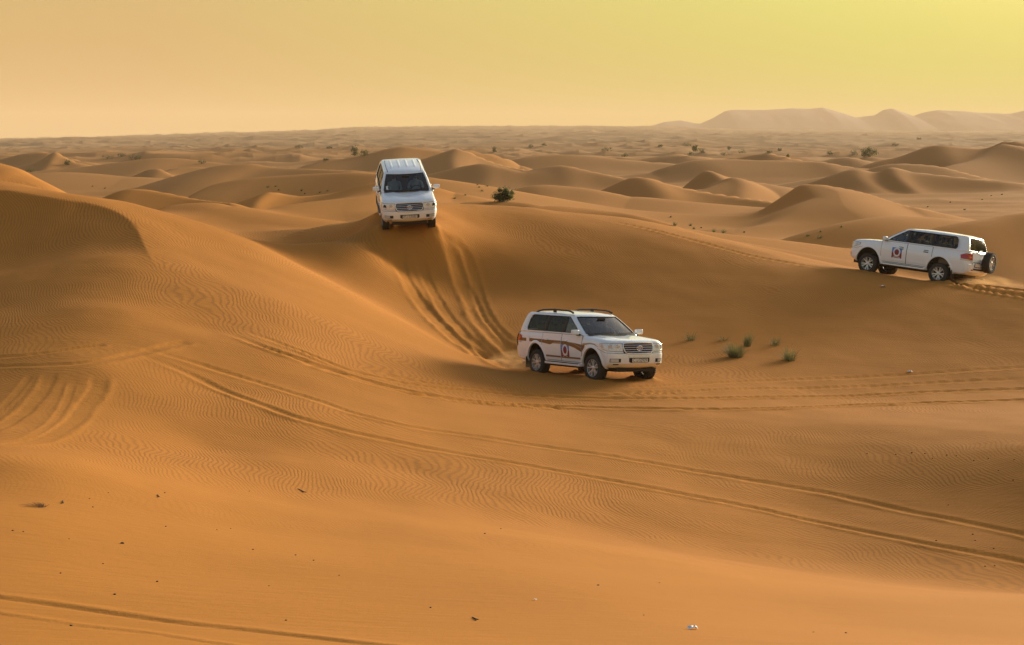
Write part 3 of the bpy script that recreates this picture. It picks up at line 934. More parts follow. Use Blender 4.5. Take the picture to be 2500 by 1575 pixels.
_cache = {}
def body_mesh():
    if 'body' in _cache: return _cache['body']
    V = []; F = []
    rings = []
    def add_ring(pts):
        i0 = len(V); V.extend(pts); rings.append(i0); return i0
    n = None
    for z, xf, xr, hw in LV:
        c = full_contour(half_contour(xf, xr, hw))
        n = len(c)
        pts = []
        for x, y in c:
            zz = z
            if z > 0.95:
                zz = z - (z - 0.95) * 0.15 * float(sstep(0.9, 2.2, np.array(x)))
            pts.append((x, y, zz))
        add_ring(pts)
    top = V[rings[-1]:rings[-1] + n]
    def ztop(x, y):
        hx = np.interp(x, [-2.6, -2.3, -1.0, 0.9, 1.0, 1.3, 1.7, 2.0, 2.15, 2.25], [1.185, 1.20, 1.195, 1.190, 1.188, 1.178, 1.158, 1.128, 1.098, 1.06])
        z = hx - (0.035 * (abs(y) / 0.9) ** 2 if x > 0.95 else 0)
        if x > 1.0:
            b = math.exp(-((abs(y) - 0.52) / 0.10) ** 2)
            z += 0.018 * b * float(sstep(2.2, 1.7, np.array(x)))
            z -= 0.020 * math.exp(-(y / 0.30) ** 2) * float(sstep(2.3, 1.6, np.array(x)))
        return float(z)
    for f, g in ((0.016, .40), (0.04, .72), (0.08, .92), (0.14, 1), (0.25, 1), (0.36, 1), (0.5, 1), (0.65, 1), (0.82, 1), (0.999, 1)):
        pts = []
        for x, y, z in top:
            sx = min(max(x, -2.0), 1.75)
            px = sx + (x - sx) * (1 - f); py = y * (1 - f)
            pts.append((px, py, z + (ztop(px, py) - z) * g))
        add_ring(pts)
    for a, b in zip(rings[:-1], rings[1:]):
        for i in range(n):
            F.append((a + i, a + (i + 1) % n, b + (i + 1) % n, b + i))
    F.append(tuple(range(n))[::-1])
    F.append(tuple(range(rings[-1], rings[-1] + n)))
    o = link_mesh('tmp_body', V, F, PAINT, smooth=False)
    bm = bmesh.new(); bm.from_mesh(o.data)
    bmesh.ops.remove_doubles(bm, verts=bm.verts, dist=0.0008)
    bmesh.ops.recalc_face_normals(bm, faces=bm.faces)
    bm.to_mesh(o.data); bm.free()
    o.data.materials.append(WELL)
    cutters = []
    def cutter(bm):
        bmesh.ops.recalc_face_normals(bm, faces=bm.faces)
        m_ = bpy.data.meshes.new('tmp_cut'); bm.to_mesh(m_); bm.free()
        m_.materials.append(WELL)
        c = bpy.data.objects.new('tmp_cut', m_); COL.objects.link(c); cutters.append(c)
        md = o.modifiers.new('cut', 'BOOLEAN'); md.operation = 'DIFFERENCE'; md.object = c; md.solver = 'EXACT'
        try: md.material_mode = 'TRANSFER'
        except Exception: pass
    for ax in (AXF, AXR):
        for sg in (-1, 1):
            bm = bmesh.new()
            k = 28
            r0 = []; r1 = []
            for i in range(k):
                a = 2 * math.pi * i / k
                rr = 0.495
                x = ax + rr * math.cos(a); z = 0.412 + rr * math.sin(a)
                if z < 0.42: x = ax + (x - ax) * 1.04
                r0.append(bm.verts.new((x, sg * 0.58, z))); r1.append(bm.verts.new((x, sg * 1.2, z)))
            for i in range(k):
                bm.faces.new((r0[i], r0[(i + 1) % k], r1[(i + 1) % k], r1[i]))
            bm.faces.new(r0); bm.faces.new(r1)
            cutter(bm)
    bm = bmesh.new(); bmesh.ops.create_cube(bm, size=1.0)
    for v in bm.verts:
        v.co = Vector((-0.65 + v.co.x * 3.2, v.co.y * 1.60, 1.0 + v.co.z * 0.86 + 0.02))
    cutter(bm)
    dg = bpy.context.evaluated_depsgraph_get()
    res = bpy.data.meshes.new_from_object(o.evaluated_get(dg))
    res.name = 'body'
    for c in cutters: bpy.data.objects.remove(c)
    bpy.data.objects.remove(o)
    res.polygons.foreach_set('use_smooth', [True] * len(res.polygons))
    res.set_sharp_from_angle(angle=R(28))
    _cache['body'] = res
    return res

# greenhouse levels
GZ = [1.165, 1.205, 1.225, 1.30, 1.40, 1.50, 1.60, 1.68, 1.72, 1.755, 1.795]
def g_lev(z):
    xf = float(np.interp(z, [1.165, 1.40, 1.60, 1.72, 1.795], [1.12, 0.80, 0.51, 0.33, 0.19]))
    xr = float(np.interp(z, [1.165, 1.40, 1.60, 1.72, 1.795], [-2.48, -2.44, -2.385, -2.34, -2.26]))
    hw = float(np.interp(z, [1.165, 1.225, 1.50, 1.72, 1.795], [0.925, 0.905, 0.83, 0.755, 0.69]))
    return xf, xr, hw
NF, NCR = 7, 3
def g_half(z):
    """one side of the cabin outline and its columns: front | A pillar | door glass | B | rear glass | C | quarter glass | D | tail"""
    xf, xr, hw = g_lev(z)
    P = []; tag = []
    yw = hw - 0.10
    for i in range(NF + 1):
        y = yw * i / NF
        P.append((xf - 0.17 * (y / hw) ** 2, y)); tag.append('F')
    x0 = xf - 0.17 * (yw / hw) ** 2
    xA = x0 - 0.13
    for i in range(1, NCR + 1):
        a = i / NCR * math.pi / 2
        P.append((xA + (x0 - xA) * math.cos(a), yw + (hw - yw) * math.sin(a))); tag.append('A')
    t = (z - 1.165) / 0.63
    xA2 = xA - 0.05
    if z < 1.215: xA2 -= 0.03
    rnd = float(np.interp(z, [1.205, 1.225, 1.30, 1.60, 1.70, 1.72], [0.10, 0.05, 0.0, 0.0, 0.04, 0.10]))
    xD1 = -2.02 + 0.08 * t + rnd
    xb1 = min(-0.03, xA2 - 0.12); xb2 = xb1 - 0.11
    keys = [('G1', xA2, xb1, 5), ('B', xb1, xb2, 1), ('G2', xb2, -0.98, 4), ('C', -0.98 - 0.02 * t, -1.09 - 0.02 * t, 1), ('G3', -1.09, xD1, 4)]
    P.append((xA2, hw)); tag.append('A')
    xprev = xA2
    for nm_, a, b, k_ in keys:
        for i in range(1, k_ + 1):
            P.append((xprev + (b - xprev) * i / k_, hw)); tag.append(nm_)
        xprev = b
    xc = xr + 0.16
    P.append((xc, hw)); tag.append('D')
    yr = hw - 0.13
    for i in range(1, 4):
        a = i / 3 * math.pi / 2
        P.append((xr + 0.02 + (xc - xr - 0.02) * (1 - math.sin(a)), yr + (hw - yr) * math.cos(a))); tag.append('D')
    for i in range(1, 6):
        y = yr * (1 - i / 5)
        P.append((xr + 0.02 * (y / yr) ** 2, y)); tag.append('T')
    P = [(x, y * (1 - 0.03 * min(1, max(0, abs(x + 0.4) - 0.6) / 1.9) ** 2)) for x, y in P]
    return P, tag

def cabin(parent, privacy):
    key = 'cabin'
    halves = [g_half(z) for z in GZ]
    nh = len(halves[0][0]); tags = halves[0][1]
    n = 2 * nh - 2
    V = []
    for z, (h, _) in zip(GZ, halves):
        for x, y in full_contour(h): V.append((x, y, z))
    # column i is the strip between point i and i+1; its tag is that of the point it ends in
    def coltag(i):
        if i < nh - 1: return tags[i + 1], 1
        return tags[n - i], -1     # mirrored side
    base = (len(GZ) - 1) * n
    top = V[base:base + n]
    def zroof(x, y):
        hx = np.interp(x, [-2.26, -2.1, -1.5, -0.6, 0.0, 0.2], [1.805, 1.832, 1.862, 1.868, 1.832, 1.806])
        return float(hx - 0.05 * (abs(y) / 0.7) ** 2.5)
    rr = [base]
    for f, g in ((0.05, .42), (0.12, .75), (0.22, .95), (0.35, 1), (0.5, 1), (0.7, 1), (0.9, 1)):
        i0 = len(V)
        for x, y, z in top:
            sx = min(max(x, -1.6), -0.5)
            px = sx + (x - sx) * (1 - f); py = y * (1 - f)
            V.append((px, py, z + (zroof(px, py) - z) * g))
        rr.append(i0)
    shell = []; panes = {}
    lo, hi = 2, 8         # glass rows
    for j in range(len(GZ) - 1):
        for i in range(n):
            tg, sd = coltag(i)
            q = (j * n + i, j * n + (i + 1) % n, (j + 1) * n + (i + 1) % n, (j + 1) * n + i)
            glass = lo <= j < hi
            if glass and tg in ('F', 'T'): panes.setdefault((tg, 0), []).append(q)
            elif glass and tg in ('G1', 'G2', 'G3', 'B', 'C'): panes.setdefault((tg, sd), []).append(q)
            else: shell.append(q)
    for a, b in zip(rr[:-1], rr[1:]):
        for i in range(n): shell.append((a + i, a + (i + 1) % n, b + (i + 1) % n, b + i))
    shell.append(tuple(range(rr[-1], rr[-1] + n)))
    def sub(name, faces, mat, offs=0.0, solid=None):
        used = sorted({v for f in faces for v in f}); mp = {v: k for k, v in enumerate(used)}
        vv = []
        for v in used:
            x, y, z = V[v]
            if offs:
                sx = min(max(x, -1.9), 0.0); d = math.hypot(x - sx, y) or 1
                x -= (x - sx) / d * offs; y -= y / d * offs
            vv.append((x, y, z))
        o = link_mesh(name, vv, [tuple(mp[v] for v in f) for f in faces], mat, parent, smooth=True, angle=42)
        fix_normals(o)
        # outward
        c = o.data.polygons[0]
        if solid:
            o.data.materials.append(solid[1])
            md = o.modifiers.new('thickness', 'SOLIDIFY'); md.thickness = solid[0]; md.offset = -1; md.material_offset = 1; md.material_offset_rim = 0
        return o
    sub('roof', shell, PAINT, 0, (0.035, INTERIOR))
    for (tg, sd), fs in panes.items():
        if tg in ('B', 'C'): sub('pillar', fs, BLACK, 0.006, (0.03, INTERIOR))
        elif tg == 'F': sub('windshield', fs, GLASS, 0.012)
        elif tg == 'T': sub('rear_window', fs, GLASSR, 0.010)
        else: sub('window', fs, GLASS if tg == 'G1' else GLASSD, 0.012)
    # rubber seal round the glass
    def zrow(j): return GZ[j]
    for sd in (1, -1):
        pts = []
        cols = [i for i, tg in enumerate(tags) if tg == 'G1'][0] - 1, [i for i, tg in enumerate(tags) if tg == 'G3'][-1]
        ring = [(lo, i) for i in range(cols[0], cols[1] + 1)] + [(j, cols[1]) for j in range(lo + 1, hi + 1)] + [(hi, i) for i in range(cols[1] - 1, cols[0] - 1, -1)] + [(j, cols[0]) for j in range(hi - 1, lo, -1)]
        for j, i in ring:
            x, y = halves[j][0][i]; pts.append((x, sd * (y + 0.002), GZ[j]))
        tube('window_seal', pts, 0.011, BLACK, parent, 6, True)
    ring = [(lo, i) for i in range(-NF, NF + 1)] + [(j, NF) for j in range(lo + 1, hi + 1)] + [(hi, i) for i in range(NF - 1, -NF - 1, -1)] + [(j, -NF) for j in range(hi - 1, lo, -1)]
    pts = []
    for j, i in ring:
        x, y = halves[j][0][abs(i)]; pts.append((x + 0.004, y if i >= 0 else -y, GZ[j]))
    tube('windshield_seal', pts, 0.016, BLACK, parent, 6, True)

def wheel_meshes():
    if 'wheel' in _cache: return _cache['wheel']
    hw = 0.138
    prof = [(-0.10, 0.225), (-hw + .01, 0.25), (-hw, 0.30), (-hw + .004, 0.35), (-hw + .022, 0.382), (-0.09, 0.394), (-0.045, 0.397), (-0.040, 0.386), (-0.030, 0.386), (-0.025, 0.397), (0.025, 0.397), (0.030, 0.386), (0.040, 0.386), (0.045, 0.397), (0.09, 0.394), (hw - .022, 0.382), (hw - .004, 0.35), (hw, 0.30), (hw - .01, 0.25), (0.10, 0.225)]
    V, F = lathe_y(prof, 44)
    # tread blocks on the shoulder
    for k in range(44):
        a = 2 * math.pi * (k + .5) / 44
        for s in (-1, 1):
            b = len(V); w = 0.020
            for dy in (0.085, 0.128):
                for dr in (0.370, 0.402 - (0.012 if dy > .1 else 0)):
                    for da in (-w, w):
                        V.append((dr * math.cos(a + da / .4), s * dy, dr * math.sin(a + da / .4)))
            F += [(b, b + 1, b + 3, b + 2), (b + 4, b + 6, b + 7, b + 5), (b + 2, b + 3, b + 7, b + 6), (b, b + 2, b + 6, b + 4), (b + 1, b + 5, b + 7, b + 3)]
    t = link_mesh('tyre', V, F, RUBBER, smooth=True, angle=40); fix_normals(t)
    tm = t.data; bpy.data.objects.remove(t)
    # rim, outer face toward +y
    V, F = lathe_y([(0.118, 0.236), (0.128, 0.244), (0.124, 0.252), (0.10, 0.246), (0.02, 0.215), (-0.05, 0.21)], 36)
    fm = [0] * len(F)
    b = len(V); v2, f2 = lathe_y([(0.03, 0.215), (0.03, 0.0)], 36)
    V += v2; F += [tuple(i + b for i in f) for f in f2]; fm += [1] * len(f2)
    b = len(V); v2, f2 = lathe_y([(0.02, 0.075), (0.095, 0.070), (0.108, 0.05), (0.108, 0.0)], 20)
    V += v2; F += [tuple(i + b for i in f) for f in f2]; fm += [0] * len(f2)
    for k in range(5):
        for da in (-0.24, 0.24):
            a0 = 2 * math.pi * k / 5 + da * 0.55; a1 = 2 * math.pi * k / 5 + da
            b = len(V)
            for (a, r, w, y0) in ((a0, 0.055, 0.021, 0.098), (a1, 0.235, 0.026, 0.112)):
                c, s = math.cos(a), math.sin(a)
                for sx in (-1, 1):
                    for y in (y0 - 0.05, y0, ):
                        ww = w * (1.0 if y < y0 else 0.72)
                        V.append((r * c - s * sx * ww, y, r * s + c * sx * ww))
            F += [(b + 1, b + 3, b + 7, b + 5), (b, b + 1, b + 5, b + 4), (b + 2, b + 6, b + 7, b + 3), (b, b + 4, b + 6, b + 2), (b + 4, b + 5, b + 7, b + 6)]
            fm += [0] * 5
    r_ = link_mesh('rim', V, F, mats=[ALLOY, WELL], fmat=fm, smooth=True, angle=35); fix_normals(r_)
    rm = r_.data; bpy.data.objects.remove(r_)
    _cache['wheel'] = (tm, rm)
    return tm, rm
def add_wheel(parent, loc, rotz=0.0, spin=0.0, name='wheel'):
    tm, rm = wheel_meshes()
    w = empty(name); w.parent = parent
    w.location = loc; w.rotation_euler = (0, 0, rotz); w.scale = (0.96, 0.96, 0.96)
    for nm_, m_ in (('tyre', tm), ('rim', rm)):
        o = bpy.data.objects.new(nm_, m_); COL.objects.link(o); o.parent = w
        o.rotation_euler = (0, spin, 0)
    return w

def text_mesh(name, body, size, mat, parent, M, extrude=0.002, squeeze=1.0):
    cu = bpy.data.curves.new(name, 'FONT'); cu.body = body; cu.size = size; cu.extrude = extrude
    cu.align_x = 'CENTER'; cu.align_y = 'CENTER'; cu.resolution_u = 3
    tmp = bpy.data.objects.new('tmp_text', cu); COL.objects.link(tmp)
    dg = bpy.context.evaluated_depsgraph_get()
    m_ = bpy.data.meshes.new_from_object(tmp.evaluated_get(dg))
    bpy.data.objects.remove(tmp)
    m_.transform(Matrix.Diagonal((squeeze, 1, 1, 1)))
    m_.transform(M)
    m_.materials.clear(); m_.materials.append(mat)
    o = bpy.data.objects.new(name, m_); COL.objects.link(o); o.parent = parent
    return o

def plate(parent, M, letter, digits):
    """number plate: M maps plate x (right), y (up), z (out)"""
    w, h = 0.27, 0.062
    p = rbox('license_plate', (-w, -h, -0.012), (w, h, 0.0), BLACK, parent, 0.004, 1, M)
    f = rbox('plate_face', (-w + .012, -h + .010, 0.0), (w - .012, h - .010, 0.003), PLATE, p, 0.0, 1, M)
    if digits:
        text_mesh('plate_letter', letter, 0.125, INK, p, M @ Matrix.Translation((-0.205, 0, 0.0045)), 0.001, 0.75)
        text_mesh('plate_number', digits, 0.130, INK, p, M @ Matrix.Translation((0.100, 0, 0.0045)), 0.001, 0.80)
        text_mesh('plate_script', '\u062f\u0628\u064a', 0.05, INK, p, M @ Matrix.Translation((-0.105, 0.026, 0.0045)), 0.001)
        text_mesh('plate_city', 'DUBAI', 0.034, INK, p, M @ Matrix.Translation((-0.105, -0.026, 0.0045)), 0.001)
    return p

def door_badge(parent, sign, xc, zc, w, h):
    fn = side_fn(sign)
    b = patch('door_badge', fn, xc - w / 2, xc + w / 2, 6, zc - h / 2, zc + 0.02, 4, 0.010, 0.004, LRED, parent)
    b2 = patch('badge_sky', fn, xc - w / 2, xc + w / 2, 6, zc + 0.02, zc + h / 2, 4, 0.010, 0.004, LBLUE, b)
    def ell(name, cx, cz, rx, rz, off, mat, inner=0.0, a0=0, a1=2 * math.pi):
        V = []; F = []; n = 20
        for k in range(n + 1):
            a = a0 + (a1 - a0) * k / n
            for q in (inner, 1.0):
                x = cx + rx * q * math.cos(a); z = cz + rz * q * math.sin(a)
                V.append(fn(x, z, off))
        for k in range(n):
            F.append((2 * k, 2 * k + 1, 2 * k + 3, 2 * k + 2))
        return link_mesh(name, V, F, mat, b)
    ell('badge_arch', xc, zc + 0.03, w * 0.36, h * 0.42, 0.0125, LWHITE, 0.66)
    ell('badge_disc', xc, zc + 0.02, w * 0.20, h * 0.27, 0.0125, LRED)
    ell('badge_field', xc, zc + 0.03, w * 0.24, h * 0.30, 0.0115, LBLUE)  # blue printed ground around the disc
    for sgn in (-1, 1):
        V = [fn(xc + sgn * a * w, zc + c * h, 0.0135) for a, c in ((-0.38, -0.42), (-0.30, -0.44), (0.36, -0.24), (0.28, -0.22))]
        link_mesh('badge_cross', V, [(0, 1, 2, 3)], LWHITE, b)
    V = [fn(xc + a * w, zc + c * h, 0.0132) for a, c in ((-0.42, -0.49), (0.42, -0.49), (0.42, -0.45), (-0.42, -0.45))]
    link_mesh('badge_line', V, [(0, 1, 2, 3)], LWHITE, b)

ZA, ZB = [-1, 0.70, 1.195, 1.80, 3.0], [-1, 0.710, 1.278, 1.808, 2.99]
def raise_belt(car):
    done = set()
    def walk(o):
        for c in o.children:
            if c.name.split('.')[0] in ('wheel', 'spare_wheel'):
                continue
            if c.type == 'MESH' and not c.data.get('raised'):
                n = len(c.data.vertices)
                co = np.empty(n * 3, np.float32); c.data.vertices.foreach_get('co', co)
                co = co.reshape(-1, 3); co[:, 2] = np.interp(co[:, 2], ZA, ZB)
                c.data.vertices.foreach_set('co', co.ravel()); c.data.update(); c.data['raised'] = 1
            walk(c)
    walk(car)
def build_car(name, M, label, opts):
    car = empty(name, M)
    set_props(car, label, 'car', 'white off-road cars driving on the dunes')
    bo = bpy.data.objects.new('body', body_mesh()); COL.objects.link(bo); bo.parent = car
    cabin(car, True)
    # chassis and axles
    ch = rbox('chassis', (-2.25, -0.55, 0.29), (2.05, 0.55, 0.43), WELL, car, 0.03)
    for ax in (AXF, AXR):
        tube('axle', [(ax, -0.75, 0.395), (ax, -0.2, 0.37), (ax, 0.2, 0.37), (ax, 0.75, 0.395)], [0.05, 0.06, 0.06, 0.05], WELL, car)
    rbox('skid_plate', (1.55, -0.62, 0.30), (2.16, 0.62, 0.415), WELL, car, 0.03)
    tube('exhaust_pipe', [(-1.9, -0.62, 0.33), (-2.3, -0.66, 0.32), (-2.52, -0.70, 0.31)], 0.035, ALLOY, car)
    st = R(opts.get('steer', 0))
    for i, (x, y, _) in enumerate(WHEELS):
        rz = (math.pi if y < 0 else 0) + (st if x > 0 else 0)
        add_wheel(car, (x, y * 1.0, 0.381), rz, 0.3 + i * 0.7)
    for sg in (1, -1):
        fn = side_fn(sg)
        # doors over a dark gap
        def xrd(z): 
            dz = z - 0.405
            return max(-1.10, AXR + (math.sqrt(max(0.0, 0.552 ** 2 - dz * dz)) if abs(dz) < 0.552 else 0.0))
        patch('panel_gap', fn, 0.935, -0.112, 12, 0.485, 1.178, 10, 0.0030, 0.003, SEAM, car)
        d1 = patch('door', fn, 0.925, -0.088, 12, 0.495, 1.170, 10, 0.0065, 0.008, PAINT, car)
        patch('panel_gap', fn, -0.098, lambda z: xrd(z) - 0.008, 12, 0.485, 1.178, 12, 0.0025, 0.003, SEAM, car)
        d2 = patch('door', fn, -0.112, lambda z: xrd(z) + 0.006, 12, 0.495, 1.170, 12, 0.0065, 0.008, PAINT, car)
        for dd, hx in ((d1, 0.06), (d2, -0.93)):
            hc = opts.get('handle', PAINT)
            patch('handle_recess', fn, hx - 0.02, hx + 0.16, 6, 0.965, 1.045, 4, 0.0085, 0.002, SEAM if hc is PAINT else PAINT, dd)
            hpts = [(hx - 0.03 + 0.2 * t, sg * (side_y(hx, 1.0) + 0.012 + 0.030 * math.sin(math.pi * t)), 1.008) for t in np.linspace(0, 1, 9)]
            tube('handle', hpts, 0.016, hc, dd, 8)
            patch('side_moulding', fn, hx - 0.12 if hx > 0 else -0.88 , (0.86 if hx > 0 else -0.13), 8, 0.575, 0.622, 2, 0.017, 0.012, opts.get('moulding', PAINT), dd)
        # arch flares
        for ax in (AXF, AXR):
            V = []; F = []; k_ = 30
            a0, a1 = R(-4), R(184)
            for i in range(k_ + 1):
                a = a0 + (a1 - a0) * i / k_
                for r_, of in ((0.482, -0.03), (0.483, 0.020), (0.498, 0.026), (0.530, 0.016), (0.560, 0.001)):
                    x = ax + r_ * math.cos(a); z = 0.412 + r_ * math.sin(a)
                    yb = side_y(x, min(z, 1.05))
                    if x > 1.86: yb = min(yb, abs(front_side_y(x, min(z, 1.05))))
                    if x < -1.86: yb = min(yb, abs(front_side_y(x, min(z, 1.05))))
                    V.append((x, sg * (yb + of), z))
            for i in range(k_):
                for j in range(4):
                    F.append((i * 5 + j, i * 5 + j + 1, (i + 1) * 5 + j + 1, (i + 1) * 5 + j))
            o = link_mesh('wheel_arch', V, F, PAINT, car, smooth=True, angle=60); fix_normals(o)
        # running board
        rb = rbox('running_board', (-0.90, sg * 0.93 - 0.075, 0.375), (0.86, sg * 0.93 + 0.075, 0.445), PAINT, car, 0.025, 3)
        rbox('step_pad', (-0.84, sg * 0.955 - 0.052, 0.43), (0.80, sg * 0.955 + 0.052, 0.452), BLACK, rb, 0.008, 1)
        for ax, xx in ((AXR, -1.94),):
            rbox('mudflap', (xx - 0.012, sg * 0.82 - 0.15, 0.20), (xx + 0.012, sg * 0.82 + 0.15, 0.52), BLACK, car, 0.006, 1)
        # mirror
        mc = opts.get('mirror', PAINT)
        mi = rbox('mirror', (0.70, sg * 1.085 - 0.115, 1.185), (0.83, sg * 1.085 + 0.115, 1.345), mc, car, 0.045, 3)
        rbox('mirror_glass', (0.694, sg * 1.085 - 0.095, 1.205), (0.701, sg * 1.085 + 0.095, 1.325), REFL, mi, 0.002, 1)
        rbox('mirror_base', (0.72, sg * 0.96 - 0.07, 1.16), (0.81, sg * 0.98 + 0.06, 1.205), BLACK, mi, 0.015, 2)
        # headlight
        s0, s1 = sg * 0.505, sg * 1.24
        hl_lo = lambda s: float(np.interp(abs(s), [0.5, 0.62, 0.95, 1.12, 1.24], [0.845, 0.842, 0.852, 0.895, 0.965]))
        hl_hi = lambda s: float(np.interp(abs(s), [0.5, 0.62, 0.95, 1.12, 1.24], [1.018, 1.025, 1.030, 1.022, 0.998]))
        patch('headlight_gap', front_pt, sg * 0.495, sg * 1.252, 18, lambda s: hl_lo(s) - .009, lambda s: hl_hi(s) + .009, 4, 0.004, 0.004, SEAM, car)
        hl = patch('headlight', front_pt, s0, s1, 18, hl_lo, hl_hi, 5, 0.012, 0.012, REFL, car)
        for sc_, rr_, m_ in ((0.66, 0.066, LENS), (0.87, 0.068, LENS)):
            c = Vector(front_pt(sg * sc_, 0.935, 0.014)); c2 = Vector(front_pt(sg * sc_, 0.935, 0.05))
            nrm = (c2 - c).normalized(); e1 = nrm.cross(Vector((0, 0, 1))).normalized(); e2 = e1.cross(nrm)
            ringp = [c + e1 * rr_ * math.cos(a) + e2 * rr_ * math.sin(a) for a in np.linspace(0, 2 * math.pi, 20, endpoint=False)]
            tube('lamp_ring', ringp, 0.009, CHROME, hl, 6, True)
            V = [c + nrm * 0.004] + [c + e1 * rr_ * .9 * math.cos(a) + e2 * rr_ * .9 * math.sin(a) - nrm * 0.0 for a in np.linspace(0, 2 * math.pi, 20, endpoint=False)]
            link_mesh('projector', V, [(0, i, i % 20 + 1) for i in range(1, 21)], m_ if sc_ < .8 else BLACK if opts.get('dark_lamps') else LENS, hl, smooth=True)
        patch('indicator', front_pt, sg * 1.06, sg * 1.16, 4, 0.920, 1.005, 2, 0.0145, 0.002, AMBER if opts.get('dark_lamps') else LENS, hl)
        # fog lamp
        patch('fog_recess', front_pt, sg * 0.585, sg * 0.91, 10, 0.565, 0.665, 3, 0.006, 0.005, BLACK, car)
        fo = patch('fog_light', front_pt, sg * (0.66 if not opts.get('round_fog') else 0.70), sg * 0.89, 8, 0.575, 0.655, 3, 0.012, 0.006, LENS, car)
        patch('bumper_slot', front_pt, sg * 0.64, sg * 0.80, 6, 0.490, 0.520, 1, 0.005, 0.004, BLACK, car)
        patch('bumper_crease', front_pt, sg * 0.56, sg * 0.93, 8, 0.536, 0.556, 1, 0.016, 0.012, PAINT, car)
        patch('bumper_gap', front_pt, sg * 0.5, sg * 1.40, 14, lambda s: float(np.interp(abs(s), [0.5, 1.0, 1.4], [0.795, 0.797, 0.90])), lambda s: float(np.interp(abs(s), [0.5, 1.0, 1.4], [0.802, 0.804, 0.907])), 1, 0.003, 0.003, SEAM, car)
        # tail light
        tl_lo = lambda s: float(np.interp(abs(s), [0.55, 1.15], [0.90, 0.90]))
        tl = patch('taillight', rear_pt, sg * 0.60, sg * 1.16, 12, lambda s: float(np.interp(abs(s), [.6, 1.16], [0.925, 0.935])), lambda s: float(np.interp(abs(s), [.6, .7, .95, 1.16], [1.085, 1.11, 1.12, 1.05])), 5, 0.016, 0.014, REDLENS, car)
        patch('reverse_lamp', rear_pt, sg * 0.60, sg * 1.18, 12, 0.885, 0.922, 2, 0.015, 0.013, LENS, tl)
        patch('reflector', rear_pt, sg * 0.60, sg * 0.74, 5, 0.575, 0.625, 2, 0.006, 0.005, REDLENS, car)
    # grille
    gr = patch('grille', front_pt, -0.49, 0.49, 24, lambda s: 0.795 + 0.0 * s, lambda s: 1.042 - 0.05 * max(0, abs(s) - .40) * 4, 6, 0.010, 0.008, BLACK, car)
    fr = []
    for s_, z_ in [(-.41, .795), (-.2, .79), (0, .788), (.2, .79), (.41, .795), (.455, .84), (.495, .955), (.485, 1.018), (.44, 1.038), (.2, 1.046), (0, 1.048), (-.2, 1.046), (-.44, 1.038), (-.485, 1.018), (-.495, .955), (-.455, .84)]:
        fr.append(front_pt(s_ if s_ else 0.0001, z_, 0.020))
    tube('grille_frame', fr, 0.017, CHROME, gr, 8, True)
    for z_ in (0.836, 0.888, 0.940, 0.992):
        w_ = 0.43 + (z_ - 0.82) * 0.28
        tube('grille_bar', [front_pt(s_ if abs(s_) > 1e-4 else 1e-4, z_, 0.022) for s_ in np.linspace(-w_, w_, 13)], 0.0075, CHROME, gr, 6)
    def ring(cx, cz, rx, rz, rad):
        base = Vector(front_pt(0.0001, 0.92, 0.046))
        pts = [(base.x + 0.0, cx + rx * math.cos(a), cz + rz * math.sin(a)) for a in np.linspace(0, 2 * math.pi, 24, endpoint=False)]
        return pts
    bm = bmesh.new()
    for cx, cz, rx, rz, rad in ((0, .920, .088, .060, .010), (0, .935, .052, .022, .007), (0, .923, .024, .056, .007)):
        tube_mesh(bm, ring(cx, cz, rx, rz, rad), rad, 6, True)
    me_ = bpy.data.meshes.new('emblem'); bm.to_mesh(me_); bm.free(); me_.materials.append(CHROME)
    em = bpy.data.objects.new('emblem', me_); COL.objects.link(em); em.parent = gr; fix_normals(em)
    # plate bay
    patch('plate_bay', front_pt, -0.34, 0.34, 12, lambda s: 0.555 + max(0, abs(s) - .29) * .5, 0.690, 4, 0.005, 0.004, BLACK, car)
    patch('bumper_trim', front_pt, -0.36, 0.36, 12, 0.705, 0.745, 2, 0.012, 0.010, opts.get('trim', PAINT), car)
    fx = front_pt(0.0001, 0.62, 0.0)[0]
    Mp = Matrix.Translation((fx + 0.016, 0, 0.618)) @ Matrix(((0, 0, 1, 0), (1, 0, 0, 0), (0, 1, 0, 0), (0, 0, 0, 1)))
    plate(car, Mp, *opts.get('plate', ('', '')))
    # rear
    tg = patch('tailgate_gap', rear_pt, -0.60, 0.60, 12, 0.655, 1.165, 6, 0.002, 0.002, SEAM, car)
    tgp = patch('tailgate', rear_pt, -0.59, 0.59, 12, lambda s: 0.665, lambda s: 1.16 if True else 0, 8, 0.0045, 0.006, PAINT, car)
    patch('plate_recess', rear_pt, -0.05, 0.52, 8, 0.70, 0.87, 3, 0.007, 0.004, BLACK, tgp)
    patch('bumper_step', rear_pt, -0.58, 0.58, 12, 0.60, 0.655, 2, 0.016, 0.012, BLACK, car)
    rx = rear_pt(0.25, 0.78, 0.0)[0]
    Mr = Matrix.Translation((rx - 0.018, 0.24, 0.775)) @ Matrix(((0, 0, -1, 0), (-1, 0, 0, 0), (0, 1, 0, 0), (0, 0, 0, 1)))
    plate(tgp, Mr, '', '')
    tube('rear_wiper', [(-2.49, 0.12, 1.20), (-2.475, -0.1, 1.26), (-2.46, -0.30, 1.29)], [0.03, 0.012, 0.008], BLACK, car)
    sp = add_wheel(car, (-2.80, -0.30, 0.95), 0.0, 0.4, 'spare_wheel')
    sp.rotation_euler = (0, 0, math.pi / 2)
    rbox('spare_carrier', (-2.72, -0.46, 0.62), (-2.56, -0.14, 1.00), BLACK, car, 0.02)
    rbox('carrier_arm', (-2.68, -0.72, 0.60), (-2.60, -0.10, 0.67), BLACK, car, 0.015)
